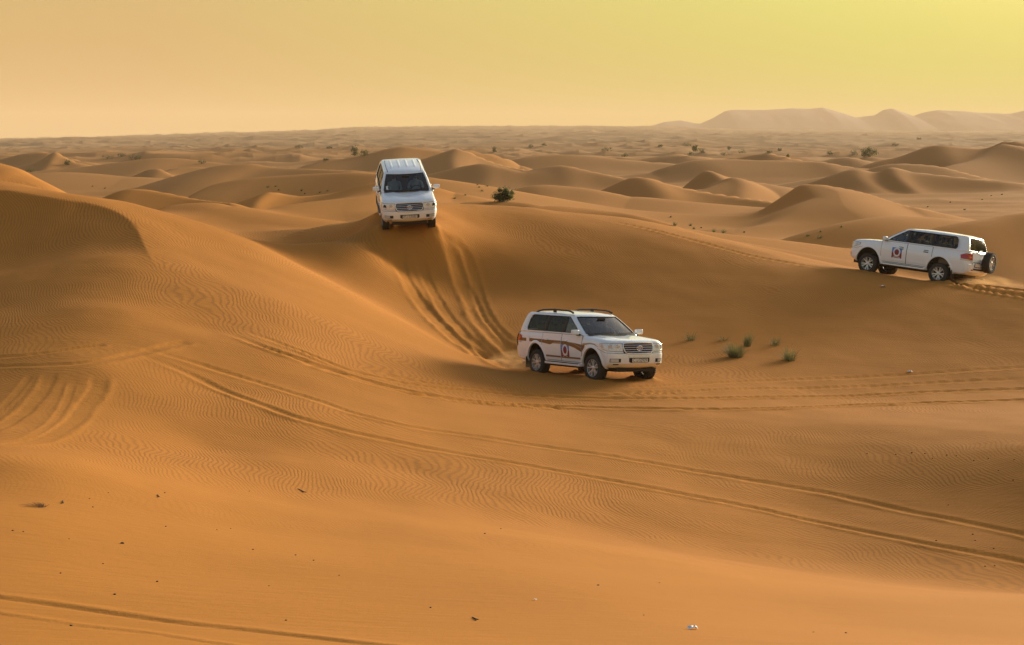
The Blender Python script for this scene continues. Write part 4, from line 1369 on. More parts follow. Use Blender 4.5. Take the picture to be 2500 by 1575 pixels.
    # windscreen wipers and cowl
    for y0, y1 in ((-0.62, -0.02), (0.10, 0.70)):
        tube('wiper', [(1.135 - 0.16 * (y0) ** 2, y0, 1.222), (1.10 - 0.16 * ((y0 + y1) / 2) ** 2, (y0 + y1) / 2, 1.246), (1.105 - 0.16 * y1 ** 2, y1, 1.240)], 0.012, BLACK, car, 6)
    V = []; F = []
    for i, y in enumerate(np.linspace(-0.80, 0.80, 17)):
        V += [(1.165 - 0.17 * (y / .9) ** 2, y, 1.190 - 0.028 * (y / .9) ** 2), (1.06 - 0.17 * (y / .9) ** 2, y, 1.232)]
        if i: F.append((2 * i - 2, 2 * i, 2 * i + 1, 2 * i - 1))
    link_mesh('cowl', V, F, BLACK, car, smooth=True)
    # bonnet edge
    tube('bonnet_gap', [front_pt(s_, 0.9985, -0.012) for s_ in np.linspace(-0.52, 0.52, 3)][:0] + [(2.13 - 0.10 * (y / .8) ** 2, y, 1.030 - 0.012 * (y / .8) ** 2) for y in np.linspace(-0.78, 0.78, 15)], 0.006, SEAM, car, 5)
    # interior
    rbox('dashboard', (0.72, -0.78, 0.92), (1.04, 0.78, 1.175), INTERIOR, car, 0.05, 3)
    wh = [(0.56 + 0.075 * math.sin(a), 0.38 + 0.19 * math.cos(a), 1.13 + 0.175 * math.sin(a)) for a in np.linspace(0, 2 * math.pi, 24, endpoint=False)]
    sw = tube('steering_wheel', wh, 0.017, BLACK, car, 6, True)
    tube('steering_column', [(0.56, 0.38, 1.13), (0.80, 0.38, 1.03)], 0.03, BLACK, sw, 8)
    seats = [(0.02, 0.38), (0.02, -0.38), (-0.85, 0.48), (-0.85, 0.0), (-0.85, -0.48), (-1.68, 0.40), (-1.68, -0.40)]
    for sx, sy in seats:
        Mt = Matrix.Translation((sx, sy, 0.80)) @ Matrix.Rotation(R(-14), 4, 'Y')
        se = rbox('seat', (-0.10, -0.235, -0.02), (0.05, 0.235, 0.62), SEATM, car, 0.05, 3, Mt)
        rbox('headrest', (-0.07, -0.13, 0.68), (0.03, 0.13, 0.86), SEATM, se, 0.04, 3, Mt)
        rbox('cushion', (sx - 0.02, sy - 0.235, 0.68), (sx + 0.46, sy + 0.235, 0.84), SEATM, se, 0.05, 3)
        tube('headrest_post', [Mt @ Vector((-0.02, 0, 0.58)), Mt @ Vector((-0.02, 0, 0.72))], 0.02, BLACK, se, 6)
    rbox('rear_mirror', (0.44, -0.13, 1.63), (0.47, 0.13, 1.70), BLACK, car, 0.012, 2)
    # extras
    if opts.get('rails'):
        for sg in (1, -1):
            pts = [(0.02, sg * 0.655, 1.835), (-0.12, sg * 0.650, 1.875), (-0.30, sg * 0.648, 1.895), (-0.95, sg * 0.645, 1.905), (-1.55, sg * 0.635, 1.880), (-1.75, sg * 0.63, 1.850), (-1.92, sg * 0.625, 1.80)]
            ra = tube('roof_rail', pts, [0.030, 0.026, 0.024, 0.024, 0.024, 0.026, 0.030], BLACK, car, 8)
            rbox('rail_foot', (-1.02, sg * 0.64 - 0.022, 1.82), (-0.88, sg * 0.64 + 0.022, 1.900), BLACK, ra, 0.01, 1)
    if opts.get('ribs'):
        for y in (-0.42, -0.14, 0.14, 0.42):
            V = []; F = []
            for i, x in enumerate(np.linspace(-0.35, -1.85, 12)):
                hx = float(np.interp(x, [-2.26, -2.1, -1.5, -0.6, 0.0, 0.2], [1.805, 1.832, 1.862, 1.868, 1.832, 1.806])) - 0.05 * (abs(y) / 0.7) ** 2.5
                e = 0.012 * min(1, i / 1.5, (11 - i) / 1.5)
                V += [(x, y - 0.05, hx - 0.004), (x, y - 0.03, hx + e), (x, y + 0.03, hx + e), (x, y + 0.05, hx - 0.004)]
                if i:
                    for j in range(3): F.append((4 * i - 4 + j, 4 * i - 3 + j, 4 * i + 1 + j, 4 * i + j))
            link_mesh('roof_rib', V, F, PAINT, car, smooth=True, angle=50)
        for sg in (1, -1):
            tube('roof_gutter', [(0.12, sg * 0.60, 1.812), (-0.4, sg * 0.625, 1.842), (-1.2, sg * 0.625, 1.842), (-1.95, sg * 0.60, 1.806)], 0.010, SEAM, car, 5)
    if opts.get('stripes'):
        for sg in (1, -1):
            fn = side_fn(sg)
            patch('side_stripe', fn, -2.34, -1.115, 12, 0.925, 1.005, 2, 0.0035, 0.003, BROWN, car)
            patch('side_stripe', fn, -1.085, -0.36, 10, lambda x: float(np.interp(x, [-1.09, -.62, -.36], [.925, .89, 1.0])), 1.005, 2, 0.0100, 0.003, BROWN, car)
            patch('side_stripe', fn, -0.62, -0.12, 8, 0.925, lambda x: 0.935 + 0.07 * (x + .62) / .5, 2, 0.0095, 0.003, TAN, car)
            patch('side_stripe', fn, -0.55, -0.12, 8, 0.965, 1.005, 2, 0.0105, 0.003, BROWN, car)
            patch('side_stripe', fn, -0.08, 0.92, 14, lambda x: float(np.interp(x, [-.08, .3, .6, .92], [.925, .905, .86, .775])), lambda x: float(np.interp(x, [-.08, .45, .92], [1.005, .985, .955])), 3, 0.0100, 0.003, BROWN, car)
            patch('side_stripe', fn, 0.94, 1.08, 6, lambda x: float(np.interp(x, [.94, 1.08], [.775, .90])), lambda x: .955, 2, 0.0040, 0.003, BROWN, car)
            patch('side_stripe', fn, 0.98, 1.74, 12, lambda x: float(np.interp(x, [.98, 1.3, 1.55, 1.74], [.935, .985, .975, .925])), lambda x: float(np.interp(x, [.98, 1.3, 1.55, 1.74], [.985, 1.01, 1.0, .932])), 2, 0.0045, 0.003, TAN, car)
            patch('side_stripe', fn, 0.2, 0.92, 10, lambda x: float(np.interp(x, [.2, .55, .92], [.99, .955, .86])), lambda x: float(np.interp(x, [.2, .55, .92], [.995, .967, .885])), 1, 0.0112, 0.002, TAN, car)
        rbox('fuel_flap', (-1.93, -side_y(-1.85, .95) - 0.007, 0.90), (-1.77, -side_y(-1.85, .95) + 0.002, 1.05), PAINT, car, 0.004, 1)
    for sg, bx in opts.get('badges', ()):
        door_badge(car, sg, bx, opts.get('badge_z', 0.80), 0.40, 0.34)
    if opts.get('permit'):
        y = -0.63; z0, z1 = 1.25, 1.36
        def wsx(z, y_): 
            xf, xr, hw = g_lev(z); return xf - 0.17 * (y_ / hw) ** 2 - 0.016
        pp = link_mesh('permit_card', [(wsx(z0, y), y - .09, z0), (wsx(z0, y), y + .09, z0), (wsx(z1, y), y + .09, z1), (wsx(z1, y), y - .09, z1)], [(0, 1, 2, 3)], PLATE, car)
        link_mesh('permit_mark', [(wsx(1.28, y) + .003, y - .02, 1.28), (wsx(1.28, y) + .003, y + .025, 1.28), (wsx(1.335, y) + .003, y + .025, 1.335), (wsx(1.335, y) + .003, y - .02, 1.335)], [(0, 1, 2, 3)], INK, pp)
    raise_belt(car)
    for c in car.children:
        if c.name.split('.')[0] != 'wheel':
            c.location.z += opts.get('lift', 0.0)
    return car

def front_side_y(x, z):
    """half width of the body outline at x, corners included"""
    xf, xr, hw = lev(min(z, 1.06))
    h = np.array(half_contour(xf, xr, hw))
    o = np.argsort(h[:, 0])
    return float(np.interp(x, h[o, 0], h[o, 1]))

car_basin = build_car('off_road_car', CAR_BASIN, 'white off-road car with brown side stripes and black roof rails crossing the sandy basin floor',
    dict(rails=True, stripes=True, handle=CHROME, moulding=BROWN, trim=REFL, plate=('C', '52939'), badges=((-1, 0.12), (1, 0.12)), badge_z=0.76, steer=4))
car_crest = build_car('off_road_car', CAR_CREST, 'white off-road car with ribbed roof nosing down over the dune crest toward the camera',
    dict(ribs=True, dark_lamps=True, round_fog=True, plate=('W', '53080'), permit=True))
car_ridge = build_car('off_road_car', CAR_RIDGE, 'white off-road car with rear spare wheel climbing the sand ridge at the right',
    dict(plate=('', ''), badges=((1, 0.28), (-1, 0.28)), badge_z=0.83, lift=0.05))

# ------------------------------------------------------------------ people inside the cars
SKIN = plain('skin', (0.30, 0.17, 0.10), 0.6, var=0.1)
ROBE = plain('white_cloth', (0.62, 0.63, 0.62), 0.85, var=0.12, vscale=12)
DARKC = plain('dark_cloth', (0.055, 0.05, 0.055), 0.85, var=0.25, vscale=12)
HAIRM = plain('dark_hair', (0.018, 0.014, 0.012), 0.7, var=0.2, vscale=30)
def person(carM, sx, sy, cloth, label, driving, scarf=False):
    """seated figure, car coordinates, one skinned surface"""
    hz = 0.95
    def P(x, y, z): return (sx + x, sy + y, hz + z)
    J = {}
    V = []; E = []; Rr = []; part = []
    def add(nm_, p, r, pt, link=None):
        J[nm_] = len(V); V.append(p); Rr.append(r); part.append(pt)
        if link: E.append((J[link], J[nm_]))
    add('pelvis', P(0.12, 0, 0.0), (0.15, 0.12), 'c')
    add('waist', P(0.09, 0, 0.16), (0.14, 0.11), 'c', 'pelvis')
    add('chest', P(0.05, 0, 0.36), (0.165, 0.12), 'c', 'waist')
    add('neck0', P(0.03, 0, 0.52), (0.075, 0.07), 'c', 'chest')
    add('neck', P(0.045, 0, 0.58), (0.055, 0.055), 's', 'neck0')
    add('jaw', P(0.075, 0, 0.635), (0.070, 0.078), 's', 'neck')
    add('brow', P(0.065, 0, 0.72), (0.078, 0.092), 's', 'jaw')
    add('crown', P(0.05, 0, 0.775), (0.060, 0.070), 's', 'brow')
    add('nose', P(0.165, 0, 0.672), (0.014, 0.018), 's', 'jaw')
    for s in (-1, 1):
        k = 'L' if s > 0 else 'R'
        add('sh' + k, P(0.04, s * 0.19, 0.46), (0.068, 0.068), 'c', 'chest')
        if driving:
            e_, w_ = P(0.22, s * 0.27, 0.26), P(0.42, s * 0.20, 0.30)
        else:
            e_, w_ = P(0.10, s * 0.25, 0.20), P(0.32, s * 0.12, 0.12)
        add('el' + k, e_, (0.050, 0.050), 'c', 'sh' + k)
        add('wr' + k, w_, (0.032, 0.032), 'c', 'el' + k)
        add('pm' + k, tuple(np.array(w_) + np.array((0.07, -s * 0.01, 0.01))), (0.034, 0.022), 's', 'wr' + k)
        for q in range(4):
            add('f%s%d' % (k, q), tuple(np.array(w_) + np.array((0.135 - 0.012 * abs(q - 1), s * (-0.036 + 0.02 * q), -0.012))), (0.009, 0.009), 's', 'pm' + k)
        add('th' + k, tuple(np.array(w_) + np.array((0.085, -s * 0.055, 0.02))), (0.010, 0.010), 's', 'wr' + k)
        add('hp' + k, P(0.16, s * 0.10, -0.01), (0.095, 0.09), 'c', 'pelvis')
        add('kn' + k, P(0.50, s * 0.13, 0.02), (0.070, 0.068), 'c', 'hp' + k)
        add('an' + k, P(0.56, s * 0.13, -0.30), (0.048, 0.048), 'c', 'kn' + k)
        add('to' + k, P(0.70, s * 0.14, -0.34), (0.042, 0.03), 'c', 'an' + k)
    m_ = bpy.data.meshes.new('person'); m_.from_pydata(V, E, []); m_.update()
    o = bpy.data.objects.new('tmp_person', m_); COL.objects.link(o)
    md = o.modifiers.new('skin', 'SKIN')
    md.use_smooth_shade = True
    sv = m_.skin_vertices[0].data
    for i, r in enumerate(Rr):
        sv[i].radius = r; sv[i].use_root = (i == 0)
    o.modifiers.new('sub', 'SUBSURF').levels = 1
    o.modifiers['sub'].render_levels = 1
    dg = bpy.context.evaluated_depsgraph_get()
    bm_ = bpy.data.meshes.new_from_object(o.evaluated_get(dg)); bpy.data.objects.remove(o)
    bm_.name = 'person'
    bm_.materials.clear(); bm_.materials.append(cloth); bm_.materials.append(SKIN)
    VV = np.array(V)
    mi = []
    for p in bm_.polygons:
        d = ((VV - np.array(p.center)) ** 2).sum(1) - np.array([max(r) ** 2 for r in Rr])
        mi.append(1 if part[int(d.argmin())] == 's' else 0)
    bm_.polygons.foreach_set('material_index', mi)
    bm_.polygons.foreach_set('use_smooth', [True] * len(bm_.polygons))
    o = bpy.data.objects.new('person', bm_); COL.objects.link(o)
    o.matrix_world = carM @ Matrix.Translation((0, 0, 0.05 if carM is CAR_RIDGE else 0.0))
    set_props(o, label, 'person', 'people riding in the cars')
    # hair or head cloth
    bm = bmesh.new()
    bmesh.ops.create_uvsphere(bm, u_segments=16, v_segments=10, radius=1.0)
    for v in list(bm.verts):
        if v.co.z < -0.25 or (v.co.x > 0.55 and v.co.z < 0.35): bm.verts.remove(v)
    for v in bm.verts:
        k = 1.16 if scarf else 1.03
        v.co = Vector((sx + 0.050 + v.co.x * 0.100 * k, sy + v.co.y * 0.088 * k, hz + 0.722 + v.co.z * 0.112 * (1.02 if scarf else 1)))
        if scarf and v.co.z < hz + 0.70: v.co.z -= 0.06
    hm = bpy.data.meshes.new('hair'); bm.to_mesh(hm); bm.free(); hm.materials.append(ROBE if scarf else HAIRM)
    hm.polygons.foreach_set('use_smooth', [True] * len(hm.polygons))
    ho = bpy.data.objects.new('head_cloth' if scarf else 'hair', hm); COL.objects.link(ho); ho.parent = o
    for s in (-1, 1):
        e = link_mesh('eye', [(sx + 0.146, sy + s * 0.034 + a, hz + 0.700 + b) for a, b in ((-.012, 0), (0, -.006), (.012, 0), (0, .006))], [(0, 1, 2, 3)], HAIRM, o)
    return o
person(CAR_CREST, 0.02, 0.38, ROBE, 'person in white robe at the wheel of the crest car', True, True)
person(CAR_CREST, 0.02, -0.38, ROBE, 'person in pale top in the front passenger seat of the crest car', False)
person(CAR_BASIN, 0.02, 0.38, DARKC, 'person in dark top driving the car on the basin floor', True)
person(CAR_BASIN, 0.02, -0.38, DARKC, 'person in dark top in the front passenger seat of the basin car', False)
person(CAR_RIDGE, 0.02, 0.38, DARKC, 'person in dark top driving the car on the right ridge', True)
person(CAR_RIDGE, -0.85, 0.0, DARKC, 'person in dark top in the middle row of the ridge car', False)

# ------------------------------------------------------------------ plants
def leaf_mat(name, a, b, dry):
    m, t, bs = new_mat(name)
    nz = t.nodes.new('ShaderNodeTexNoise'); nz.inputs['Scale'].default_value = 6.0
    tcn = t.nodes.new('ShaderNodeTexCoord'); t.links.new(tcn.outputs['Object'], nz.inputs['Vector'])
    rp = t.nodes.new('ShaderNodeValToRGB')
    rp.color_ramp.elements[0].position = 0.3; rp.color_ramp.elements[0].color = (*a, 1)
    rp.color_ramp.elements[1].position = 0.72; rp.color_ramp.elements[1].color = (*b, 1)
    e = rp.color_ramp.elements.new(0.9); e.color = (*dry, 1)
    t.links.new(nz.outputs['Fac'], rp.inputs[0]); t.links.new(rp.outputs[0], bs.inputs['Base Color'])
    bs.inputs['Roughness'].default_value = 0.8
    tl = t.nodes.new('ShaderNodeBsdfTranslucent'); t.links.new(rp.outputs[0], tl.inputs['Color'])
    ms = t.nodes.new('ShaderNodeMixShader'); ms.inputs[0].default_value = 0.4
    t.links.new(bs.outputs[0], ms.inputs[1]); t.links.new(tl.outputs[0], ms.inputs[2])
    t.links.new(ms.outputs[0], t.nodes['Material Output'].inputs['Surface'])
    return m
GRASS = leaf_mat('desert_grass', (0.16, 0.155, 0.055), (0.25, 0.22, 0.085), (0.34, 0.24, 0.11))
SHRUB = leaf_mat('shrub_leaf', (0.10, 0.11, 0.04), (0.17, 0.175, 0.065), (0.22, 0.19, 0.08))
DRY = leaf_mat('dry_stem', (0.10, 0.055, 0.025), (0.16, 0.09, 0.04), (0.22, 0.13, 0.06))

def tuft_mesh(name, w, h, n, rng, mat, lean=0.0, spread=1.0):
    V = []; F = []
    for i in range(n):
        a = rng.uniform(0, 2 * math.pi); r0 = w * 0.22 * math.sqrt(rng.random())
        bx, by = r0 * math.cos(a), r0 * math.sin(a)
        out = rng.uniform(0.15, 1.0) * spread
        hh = h * rng.uniform(0.45, 1.0) * (1.12 - 0.35 * out)
        dirx, diry = math.cos(a + rng.uniform(-.5, .5)), math.sin(a + rng.uniform(-.5, .5))
        wd = rng.uniform(0.005, 0.010)
        px, py = -diry * wd, dirx * wd
        b = len(V)
        for k, t in enumerate((0, 0.4, 0.75, 1.0)):
            x = bx + dirx * out * w * 0.48 * t ** 1.5 + lean * h * t * t
            y = by + diry * out * w * 0.48 * t ** 1.5
            z = hh * (t - 0.14 * out * t * t) - 0.02 * (t == 0)
            ww = (1 - 0.8 * t)
            V += [(x - px * ww, y - py * ww, z), (x + px * ww, y + py * ww, z)]
            if k: F.append((b + 2 * k - 2, b + 2 * k - 1, b + 2 * k + 1, b + 2 * k))
    return V, F
def place(name, V, F, mat, xy, label, cat, group, parent=None, sink=0.02):
    o = link_mesh(name, V, F, mat, parent)
    if parent is None:
        o.location = (xy[0], xy[1], ground1(*xy) - sink)
        set_props(o, label, cat, group)
    return o
rng = random.Random(11)
TUFTS = [ # u, v of the foot, width px, height px, blades, spread, words
 (1686, 831, 40, 30, 60, 1.2, 'sparse wispy grass tuft nearest the front of the basin car'),
 (1766, 831, 34, 16, 50, 1.6, 'low flattened grass tuft at the foot of the bowl slope'),
 (1796, 872, 66, 44, 420, 1.25, 'largest dense green grass tuft right of the basin car'),
 (1824, 845, 38, 40, 130, 0.9, 'upright grass tuft just behind the largest tuft'),
 (1892, 843, 44, 30, 70, 1.2, 'thin pale grass tuft high between the two green tufts'),
 (1927, 880, 56, 42, 170, 1.4, 'green v-shaped grass tuft, rightmost on the basin floor'),
]
for u, v, wp, hp, nb, spd, lab in TUFTS:
    p = hit(u, v, 40, 75)
    k = p[1] / FPX
    V, F = tuft_mesh('grass_tuft', wp * k, hp * k, nb, rng, GRASS, 0.1 * rng.uniform(-1, 1), spd)
    place('grass_tuft', V, F, GRASS, p[:2], lab, 'grass', 'grass tufts on the basin floor')
    # a little blown sand and dead twigs at its foot
def shrub(name, u, v, wp, hp, label, group, d0, d1, n_leaf, tall=False, cat='shrub'):
    p = hit(u, v, d0, d1)
    k = p[1] / FPX
    W, H = wp * k, hp * k
    root = empty(name); root.location = (p[0], p[1], ground1(p[0], p[1]) - 0.03 * H)
    set_props(root, label, cat, group)
    bm = bmesh.new()
    tips = []
    nst = 7
    for i in range(nst):
        a = 2 * math.pi * i / nst + rng.uniform(-.4, .4)
        out = rng.uniform(0.15, 0.42) * W
        tip = Vector((out * math.cos(a), out * math.sin(a), H * rng.uniform(0.4, 0.7)))
        mid = Vector((tip.x * 0.35, tip.y * 0.35, tip.z * 0.55))
        tube_mesh(bm, [Vector((0, 0, -0.02)), mid, tip], [0.022 * H, 0.016 * H, 0.006 * H], 5)
        tips += [mid, tip, (mid + tip) / 2]
    sm = bpy.data.meshes.new('stem'); bm.to_mesh(sm); bm.free(); sm.materials.append(DRY)
    so = bpy.data.objects.new('trunk', sm); COL.objects.link(so); so.parent = root
    # clumps of small leaves with gaps between
    V = []; F = []
    clumps = []
    for i in range(26):
        a = rng.uniform(0, 2 * math.pi); r_ = math.sqrt(rng.random()) * 0.5 * W
        zt = H * (0.14 + 0.72 * rng.random()) * (1 - 0.35 * (r_ / (0.5 * W)) ** 2)
        clumps.append((r_ * math.cos(a), r_ * math.sin(a), zt, rng.uniform(0.12, 0.24) * (W + H) / 2))
    s0 = max(0.075 * H, 0.8 * k)
    for i in range(n_leaf):
        c = clumps[rng.randrange(26)]
        g = [rng.gauss(0, 0.55) for _ in range(3)]
        x, y, z = c[0] + g[0] * c[3], c[1] + g[1] * c[3], max(0.0, c[2] + g[2] * c[3] * 0.9)
        a, b = rng.uniform(0, 6.28), rng.uniform(-0.9, 1.2)
        s = s0 * rng.uniform(0.6, 1.4)
        dx, dy, dz = s * math.cos(a) * math.cos(b), s * math.sin(a) * math.cos(b), s * math.sin(b)
        ex, ey = -math.sin(a) * s * 0.45, math.cos(a) * s * 0.45
        q = len(V)
        V += [(x - dx, y - dy, z - dz), (x + ex, y + ey, z), (x + dx, y + dy, z + dz), (x - ex, y - ey, z)]
        F.append((q, q + 1, q + 2, q + 3))
    link_mesh('crown', V, F, SHRUB, root)
    return root
shrub('desert_bush', 1229, 492, 50, 35, 'round dark green bush behind the crest of the central dune', None, 84, 260, 4200)
shrub('desert_tree', 2120, 382, 42, 24, 'dark wind-swept acacia standing alone left of the big right dune', None, 250, 900, 1600, cat='tree')
ORD = ['first', 'second', 'third', 'fourth', 'fifth', 'sixth', 'seventh', 'eighth', 'ninth', 'tenth', 'eleventh', 'twelfth', 'thirteenth', 'fourteenth', 'fifteenth', 'sixteenth', 'seventeenth', 'eighteenth', 'nineteenth', 'twentieth', 'twenty-first', 'twenty-second', 'twenty-third', 'twenty-fourth', 'twenty-fifth', 'twenty-sixth']
FAR_L = [(75,420,24,11),(164,403,13,15),(262,388,30,10),(296,383,18,11),(330,391,28,15),(493,401,18,11),(730,363,20,9),(795,393,13,8),(804,362,15,6),(866,381,15,28),(891,380,22,17)]
FAR_R = [(1207,373,9,16),(1297,361,15,9),(1328,356,11,7),(1483,371,26,11),(1525,383,15,9),(1612,359,12,6),(1678,357,20,8),(1686,381,13,11),(1697,371,11,22),(1712,374,15,13),(1768,381,22,9),(1780,367,9,11),(1812,376,18,10),(1876,375,18,7),(1903,369,11,8),(1923,385,7,9),(2026,381,15,13),(2082,379,24,13),(2186,357,17,10),(2244,341,11,6)]
for i, (u, v, w, h) in enumerate(sorted(FAR_L)):
    shrub('desert_shrub', u, v, w, h, 'hazy dark shrub on the far left dunes, %s from the left edge' % ORD[i], 'shrubs on the far left dunes', 170, 2500, 700)
for i, (u, v, w, h) in enumerate(sorted(FAR_R)):
    shrub('desert_shrub', u, v, w, h, 'hazy shrub on the far plain right of the crest car, %s from the left' % ORD[i], 'shrubs on the far plain', 170, 3000, 700)
SMALL_C = [(1637,531,8,6),(1647,551,14,12),(1686,552,12,10),(1694,560,12,9),(1712,557,7,5),(1743,567,16,12),(1766,569,24,12),(1817,568,8,6)]
SMALL_D = [(1972,577,16,10),(2001,582,24,12),(2003,567,8,8),(2054,556,8,8)]
SMALL_L = [(226,456,7,4),(256,461,8,5),(654,458,14,6),(673,456,10,5),(680,465,9,5),(736,467,10,7),(744,474,9,5),(781,471,9,5),(800,467,10,5)]
SMALL_M = [(1110,485,10,5),(1136,477,8,4),(1166,452,8,5),(1170,458,8,5),(1177,467,14,7),(1190,455,11,5)]
SMALL_R = [(2265,506,7,4),(2320,495,7,4),(2355,513,10,6),(2398,488,7,4),(2420,479,7,4),(2446,476,8,5)]
def small_plants(lst, phrase, group, d0, d1):
    for i, (u, v, w, h) in enumerate(sorted(lst)):
        p = hit(u, v, d0, d1)
        k = p[1] / FPX
        V, F = tuft_mesh('desert_plant', w * k, h * k, 90, rng, GRASS, 0.0, 1.0)
        # thicker blades, so that the plant still shows at its distance
        V = [(x * 1.0, y, z) for x, y, z in V]
        place('desert_plant', V, F, GRASS, p[:2], phrase % ORD[i], 'plant', group)
small_plants(SMALL_C, 'small green plant in the sandy flat behind the central ridge, %s from the left', 'plants on the flat behind the ridge', 84, 260)
small_plants(SMALL_D, 'small green plant left of the ridge car bonnet, %s from the left', 'plants beside the ridge car', 76, 260)
small_plants(SMALL_L, 'tiny dark plant in the hollows left of the crest car, %s from the left', 'plants in the left hollows', 90, 420)
small_plants(SMALL_M, 'tiny dark plant between the crest car and the round bush, %s from the left', 'plants near the round bush', 84, 420)
small_plants(SMALL_R, 'tiny dark plant on the far-right sandy flat, %s from the left', 'plants on the right flat', 110, 420)

# ------------------------------------------------------------------ litter and pebbles in the foreground
STONE = plain('dark_stone', (0.055, 0.03, 0.018), 0.9, var=0.4, vscale=60)
SCRAP = plain('white_scrap', (0.70, 0.68, 0.66), 0.6, var=0.1, vscale=40)
def pebble_mesh(seed):
    r_ = random.Random(seed)
    bm = bmesh.new(); bmesh.ops.create_icosphere(bm, subdivisions=2, radius=1.0)
    for v in bm.verts:
        v.co *= 1 + 0.25 * (r_.random() - .5)
        v.co.z *= 0.6
    m_ = bpy.data.meshes.new('pebble'); bm.to_mesh(m_); bm.free(); m_.materials.append(STONE)
    m_.polygons.foreach_set('use_smooth', [True] * len(m_.polygons))
    return m_
PM = [pebble_mesh(i) for i in range(4)]
A = [(510,103,4),(775,104,5),(1172,96,4),(420,131,4),(437,170,6),(780,262,6),(1020,277,4),(1085,272,4),(575,342,12),(60,282,7),(110,287,6),(325,320,4),(485,437,5),(285,482,6),(740,521,9),(540,581,10),(1265,541,5),(1475,421,6),(1390,396,6),(1595,491,5),(2025,643,8),(2280,295,6),(2355,272,5),(335,725,11),(1345,703,7),(1190,370,6)]
B = [(1670,207,4),(1805,212,5),(1880,205,6),(1942,208,5),(2045,215,5),(2090,218,4),(1977,230,4),(2172,240,5),(2240,233,5),(2362,237,5),(2287,290,4),(2357,333,5),(2052,450,4),(2167,587,6),(1995,617,6),(2178,618,5),(2265,655,5),(2225,738,5),(2270,735,5)]
Cc = [(405,827,7),(1570,1051,8),(1417,1047,5),(620,967,5),(693,815,4)]
def pebbles(lst, ox, oy, label, group):
    for i, (a, b, s) in enumerate(sorted(lst)):
        u, v = ox + a / 1.926, oy + b / 1.926
        p = hit(u, v, 15, 60)
        o = bpy.data.objects.new('pebble', PM[i % 4]); COL.objects.link(o)
        r_ = s / 1.926 * 0.62 * p[1] / FPX * 1.05
        o.location = (p[0], p[1], ground1(p[0], p[1]) + r_ * 0.25)
        o.scale = (r_ * 1.3, r_, r_); o.rotation_euler = (0, 0, i * 1.3)
        set_props(o, '%s, %s from the left' % (label, ORD[i]), 'pebble', group)
pebbles(A, 0, 1150, 'small dark pebble lying on the bright sand at lower left', 'pebbles on the lower left sand')
pebbles(B, 1250, 1000, 'small dark pebble on the shaded slope at right', 'pebbles on the shaded right slope')
pebbles(Cc, 1250, 1000, 'small dark pebble lying on the bright sand at lower right', 'pebbles on the lower right sand')
# twigs
TW = [(1420,95,50,'long thin twig lying on the bright sand above the pebbles'),(745,120,24,'short dark twig beside the pebbles at left'),(297,148,22,'short dark twig right of the dead grass clump'),(2235,697,34,'curved dark twig low in the middle foreground')]
for a, b, w, lab in TW:
    u, v = a / 1.926, 1150 + b / 1.926
    p = hit(u, v, 15, 60); L = w / 1.926 * p[1] / FPX
    pts = []
    for t in np.linspace(-.5, .5, 7):
        x = p[0] + t * L; y = p[1] - 0.10 * math.sin(t * 3) - 0.6 * t * L
        pts.append((x, y, ground1(x, y) + 0.006 + 0.02 * max(0, t)))
    bm = bmesh.new(); tube_mesh(bm, pts, [0.004, .006, .007, .008, .008, .007, .004], 6)
    tm_ = bpy.data.meshes.new('twig'); bm.to_mesh(tm_); bm.free(); tm_.materials.append(STONE)
    o = bpy.data.objects.new('twig', tm_); COL.objects.link(o)
    set_props(o, lab, 'twig', 'twigs on the foreground sand')
p = hit(96, 1238, 15, 60)
V, F = tuft_mesh('dead_grass', 0.30, 0.09, 120, rng, DRY, -1.2, 1.6)
place('dead_grass_clump', V, F, DRY, p[:2], 'flattened dead grass clump on the sand at the left edge', 'grass', None)
# scraps of paper
for (u, v, w, lab) in ((1691, 1536, 26, 'crumpled white paper scrap low in the right foreground'), (2156, 701, 14, 'small white scrap of litter below the ridge car'), (1307, 1466, 8, 'tiny white fleck of litter in the middle foreground'), (2222, 909, 12, 'small pale scrap of litter beside the right-hand tracks')):
    p = hit(u, v, 15, 90); L = w * p[1] / FPX
    r_ = random.Random(int(u)); V = []; F = []
    for i in range(6):
        for j in range(4):
            V.append(((i / 5 - .5) * L, (j / 3 - .5) * L * 0.8, 0.01 + L * 0.30 * r_.random() * (1 - abs(i / 2.5 - 1) ** 2 * .6)))
    for i in range(5):
        for j in range(3): F.append((i * 4 + j, i * 4 + j + 4, i * 4 + j + 5, i * 4 + j + 1))
    o = link_mesh('paper_scrap', V, F, SCRAP)
    o.location = (p[0], p[1], ground1(p[0], p[1]))
    md = o.modifiers.new('thickness', 'SOLIDIFY'); md.thickness = 0.002
    set_props(o, lab, 'litter', 'litter on the sand')

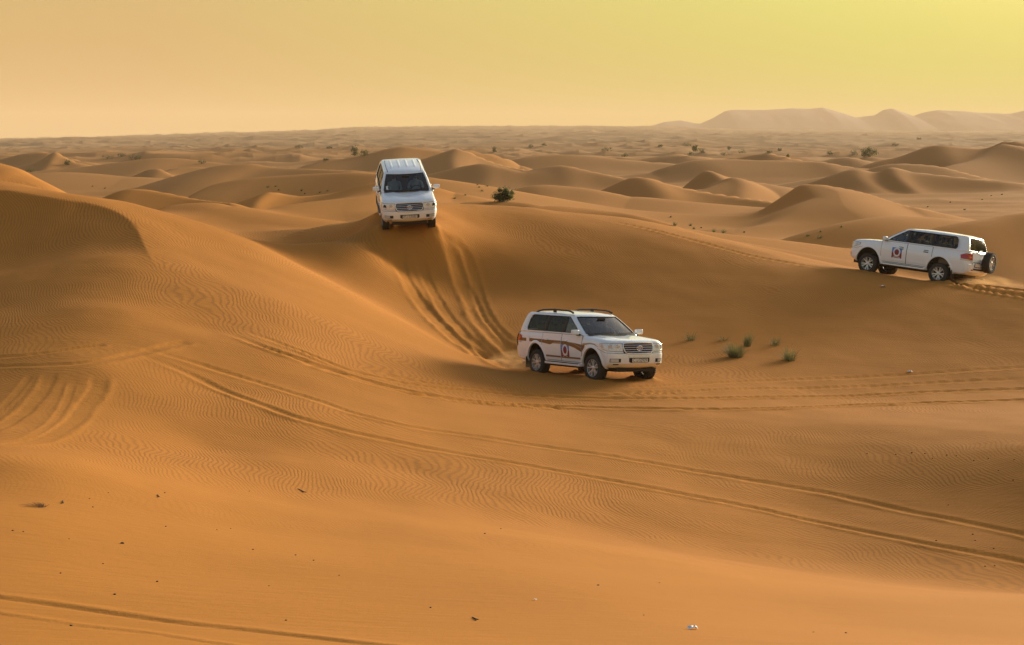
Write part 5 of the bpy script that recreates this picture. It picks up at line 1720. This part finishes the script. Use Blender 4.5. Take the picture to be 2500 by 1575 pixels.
# ------------------------------------------------------------------ sand dust thrown up by the wheels
def dust(M, c, r, dens, label):
    bm = bmesh.new(); bmesh.ops.create_icosphere(bm, subdivisions=3, radius=1.0)
    m_ = bpy.data.meshes.new('dust_cloud'); bm.to_mesh(m_); bm.free()
    mt = bpy.data.materials.new('flying_dust'); mt.use_nodes = True
    t = mt.node_tree
    for n in list(t.nodes): t.nodes.remove(n)
    tcn = t.nodes.new('ShaderNodeTexCoord')
    ln = t.nodes.new('ShaderNodeVectorMath'); ln.operation = 'LENGTH'; t.links.new(tcn.outputs['Object'], ln.inputs[0])
    mr = t.nodes.new('ShaderNodeMapRange'); mr.inputs['From Min'].default_value = 0.95; mr.inputs['From Max'].default_value = 0.1
    mr.inputs['To Min'].default_value = 0; mr.inputs['To Max'].default_value = dens
    t.links.new(ln.outputs['Value'], mr.inputs['Value'])
    nz = t.nodes.new('ShaderNodeTexNoise'); nz.inputs['Scale'].default_value = 2.6; nz.inputs['Detail'].default_value = 4
    t.links.new(tcn.outputs['Object'], nz.inputs['Vector'])
    m2 = t.nodes.new('ShaderNodeMapRange'); m2.inputs['From Min'].default_value = 0.42; m2.inputs['From Max'].default_value = 0.68
    t.links.new(nz.outputs['Fac'], m2.inputs['Value'])
    ml = t.nodes.new('ShaderNodeMath'); ml.operation = 'MULTIPLY'; t.links.new(mr.outputs[0], ml.inputs[0]); t.links.new(m2.outputs[0], ml.inputs[1])
    pv = t.nodes.new('ShaderNodeVolumePrincipled'); pv.inputs['Color'].default_value = (0.92, 0.62, 0.30, 1)
    t.links.new(ml.outputs[0], pv.inputs['Density'])
    out = t.nodes.new('ShaderNodeOutputMaterial'); t.links.new(pv.outputs[0], out.inputs['Volume'])
    m_.materials.append(mt)
    o = bpy.data.objects.new('dust_cloud', m_); COL.objects.link(o)
    o.matrix_world = M @ Matrix.Translation(c) @ Matrix.Diagonal((*r, 1))
    set_props(o, label, None, None, 'stuff')
dust(CAR_BASIN, (-2.6, -0.6, 0.15), (1.6, 1.1, 0.60), 4.0, 'thin sand dust behind the rear wheels of the basin car')
dust(CAR_RIDGE, (-2.9, -0.2, 0.10), (1.9, 1.2, 0.55), 4.0, 'thin sand dust behind the rear wheels of the ridge car')
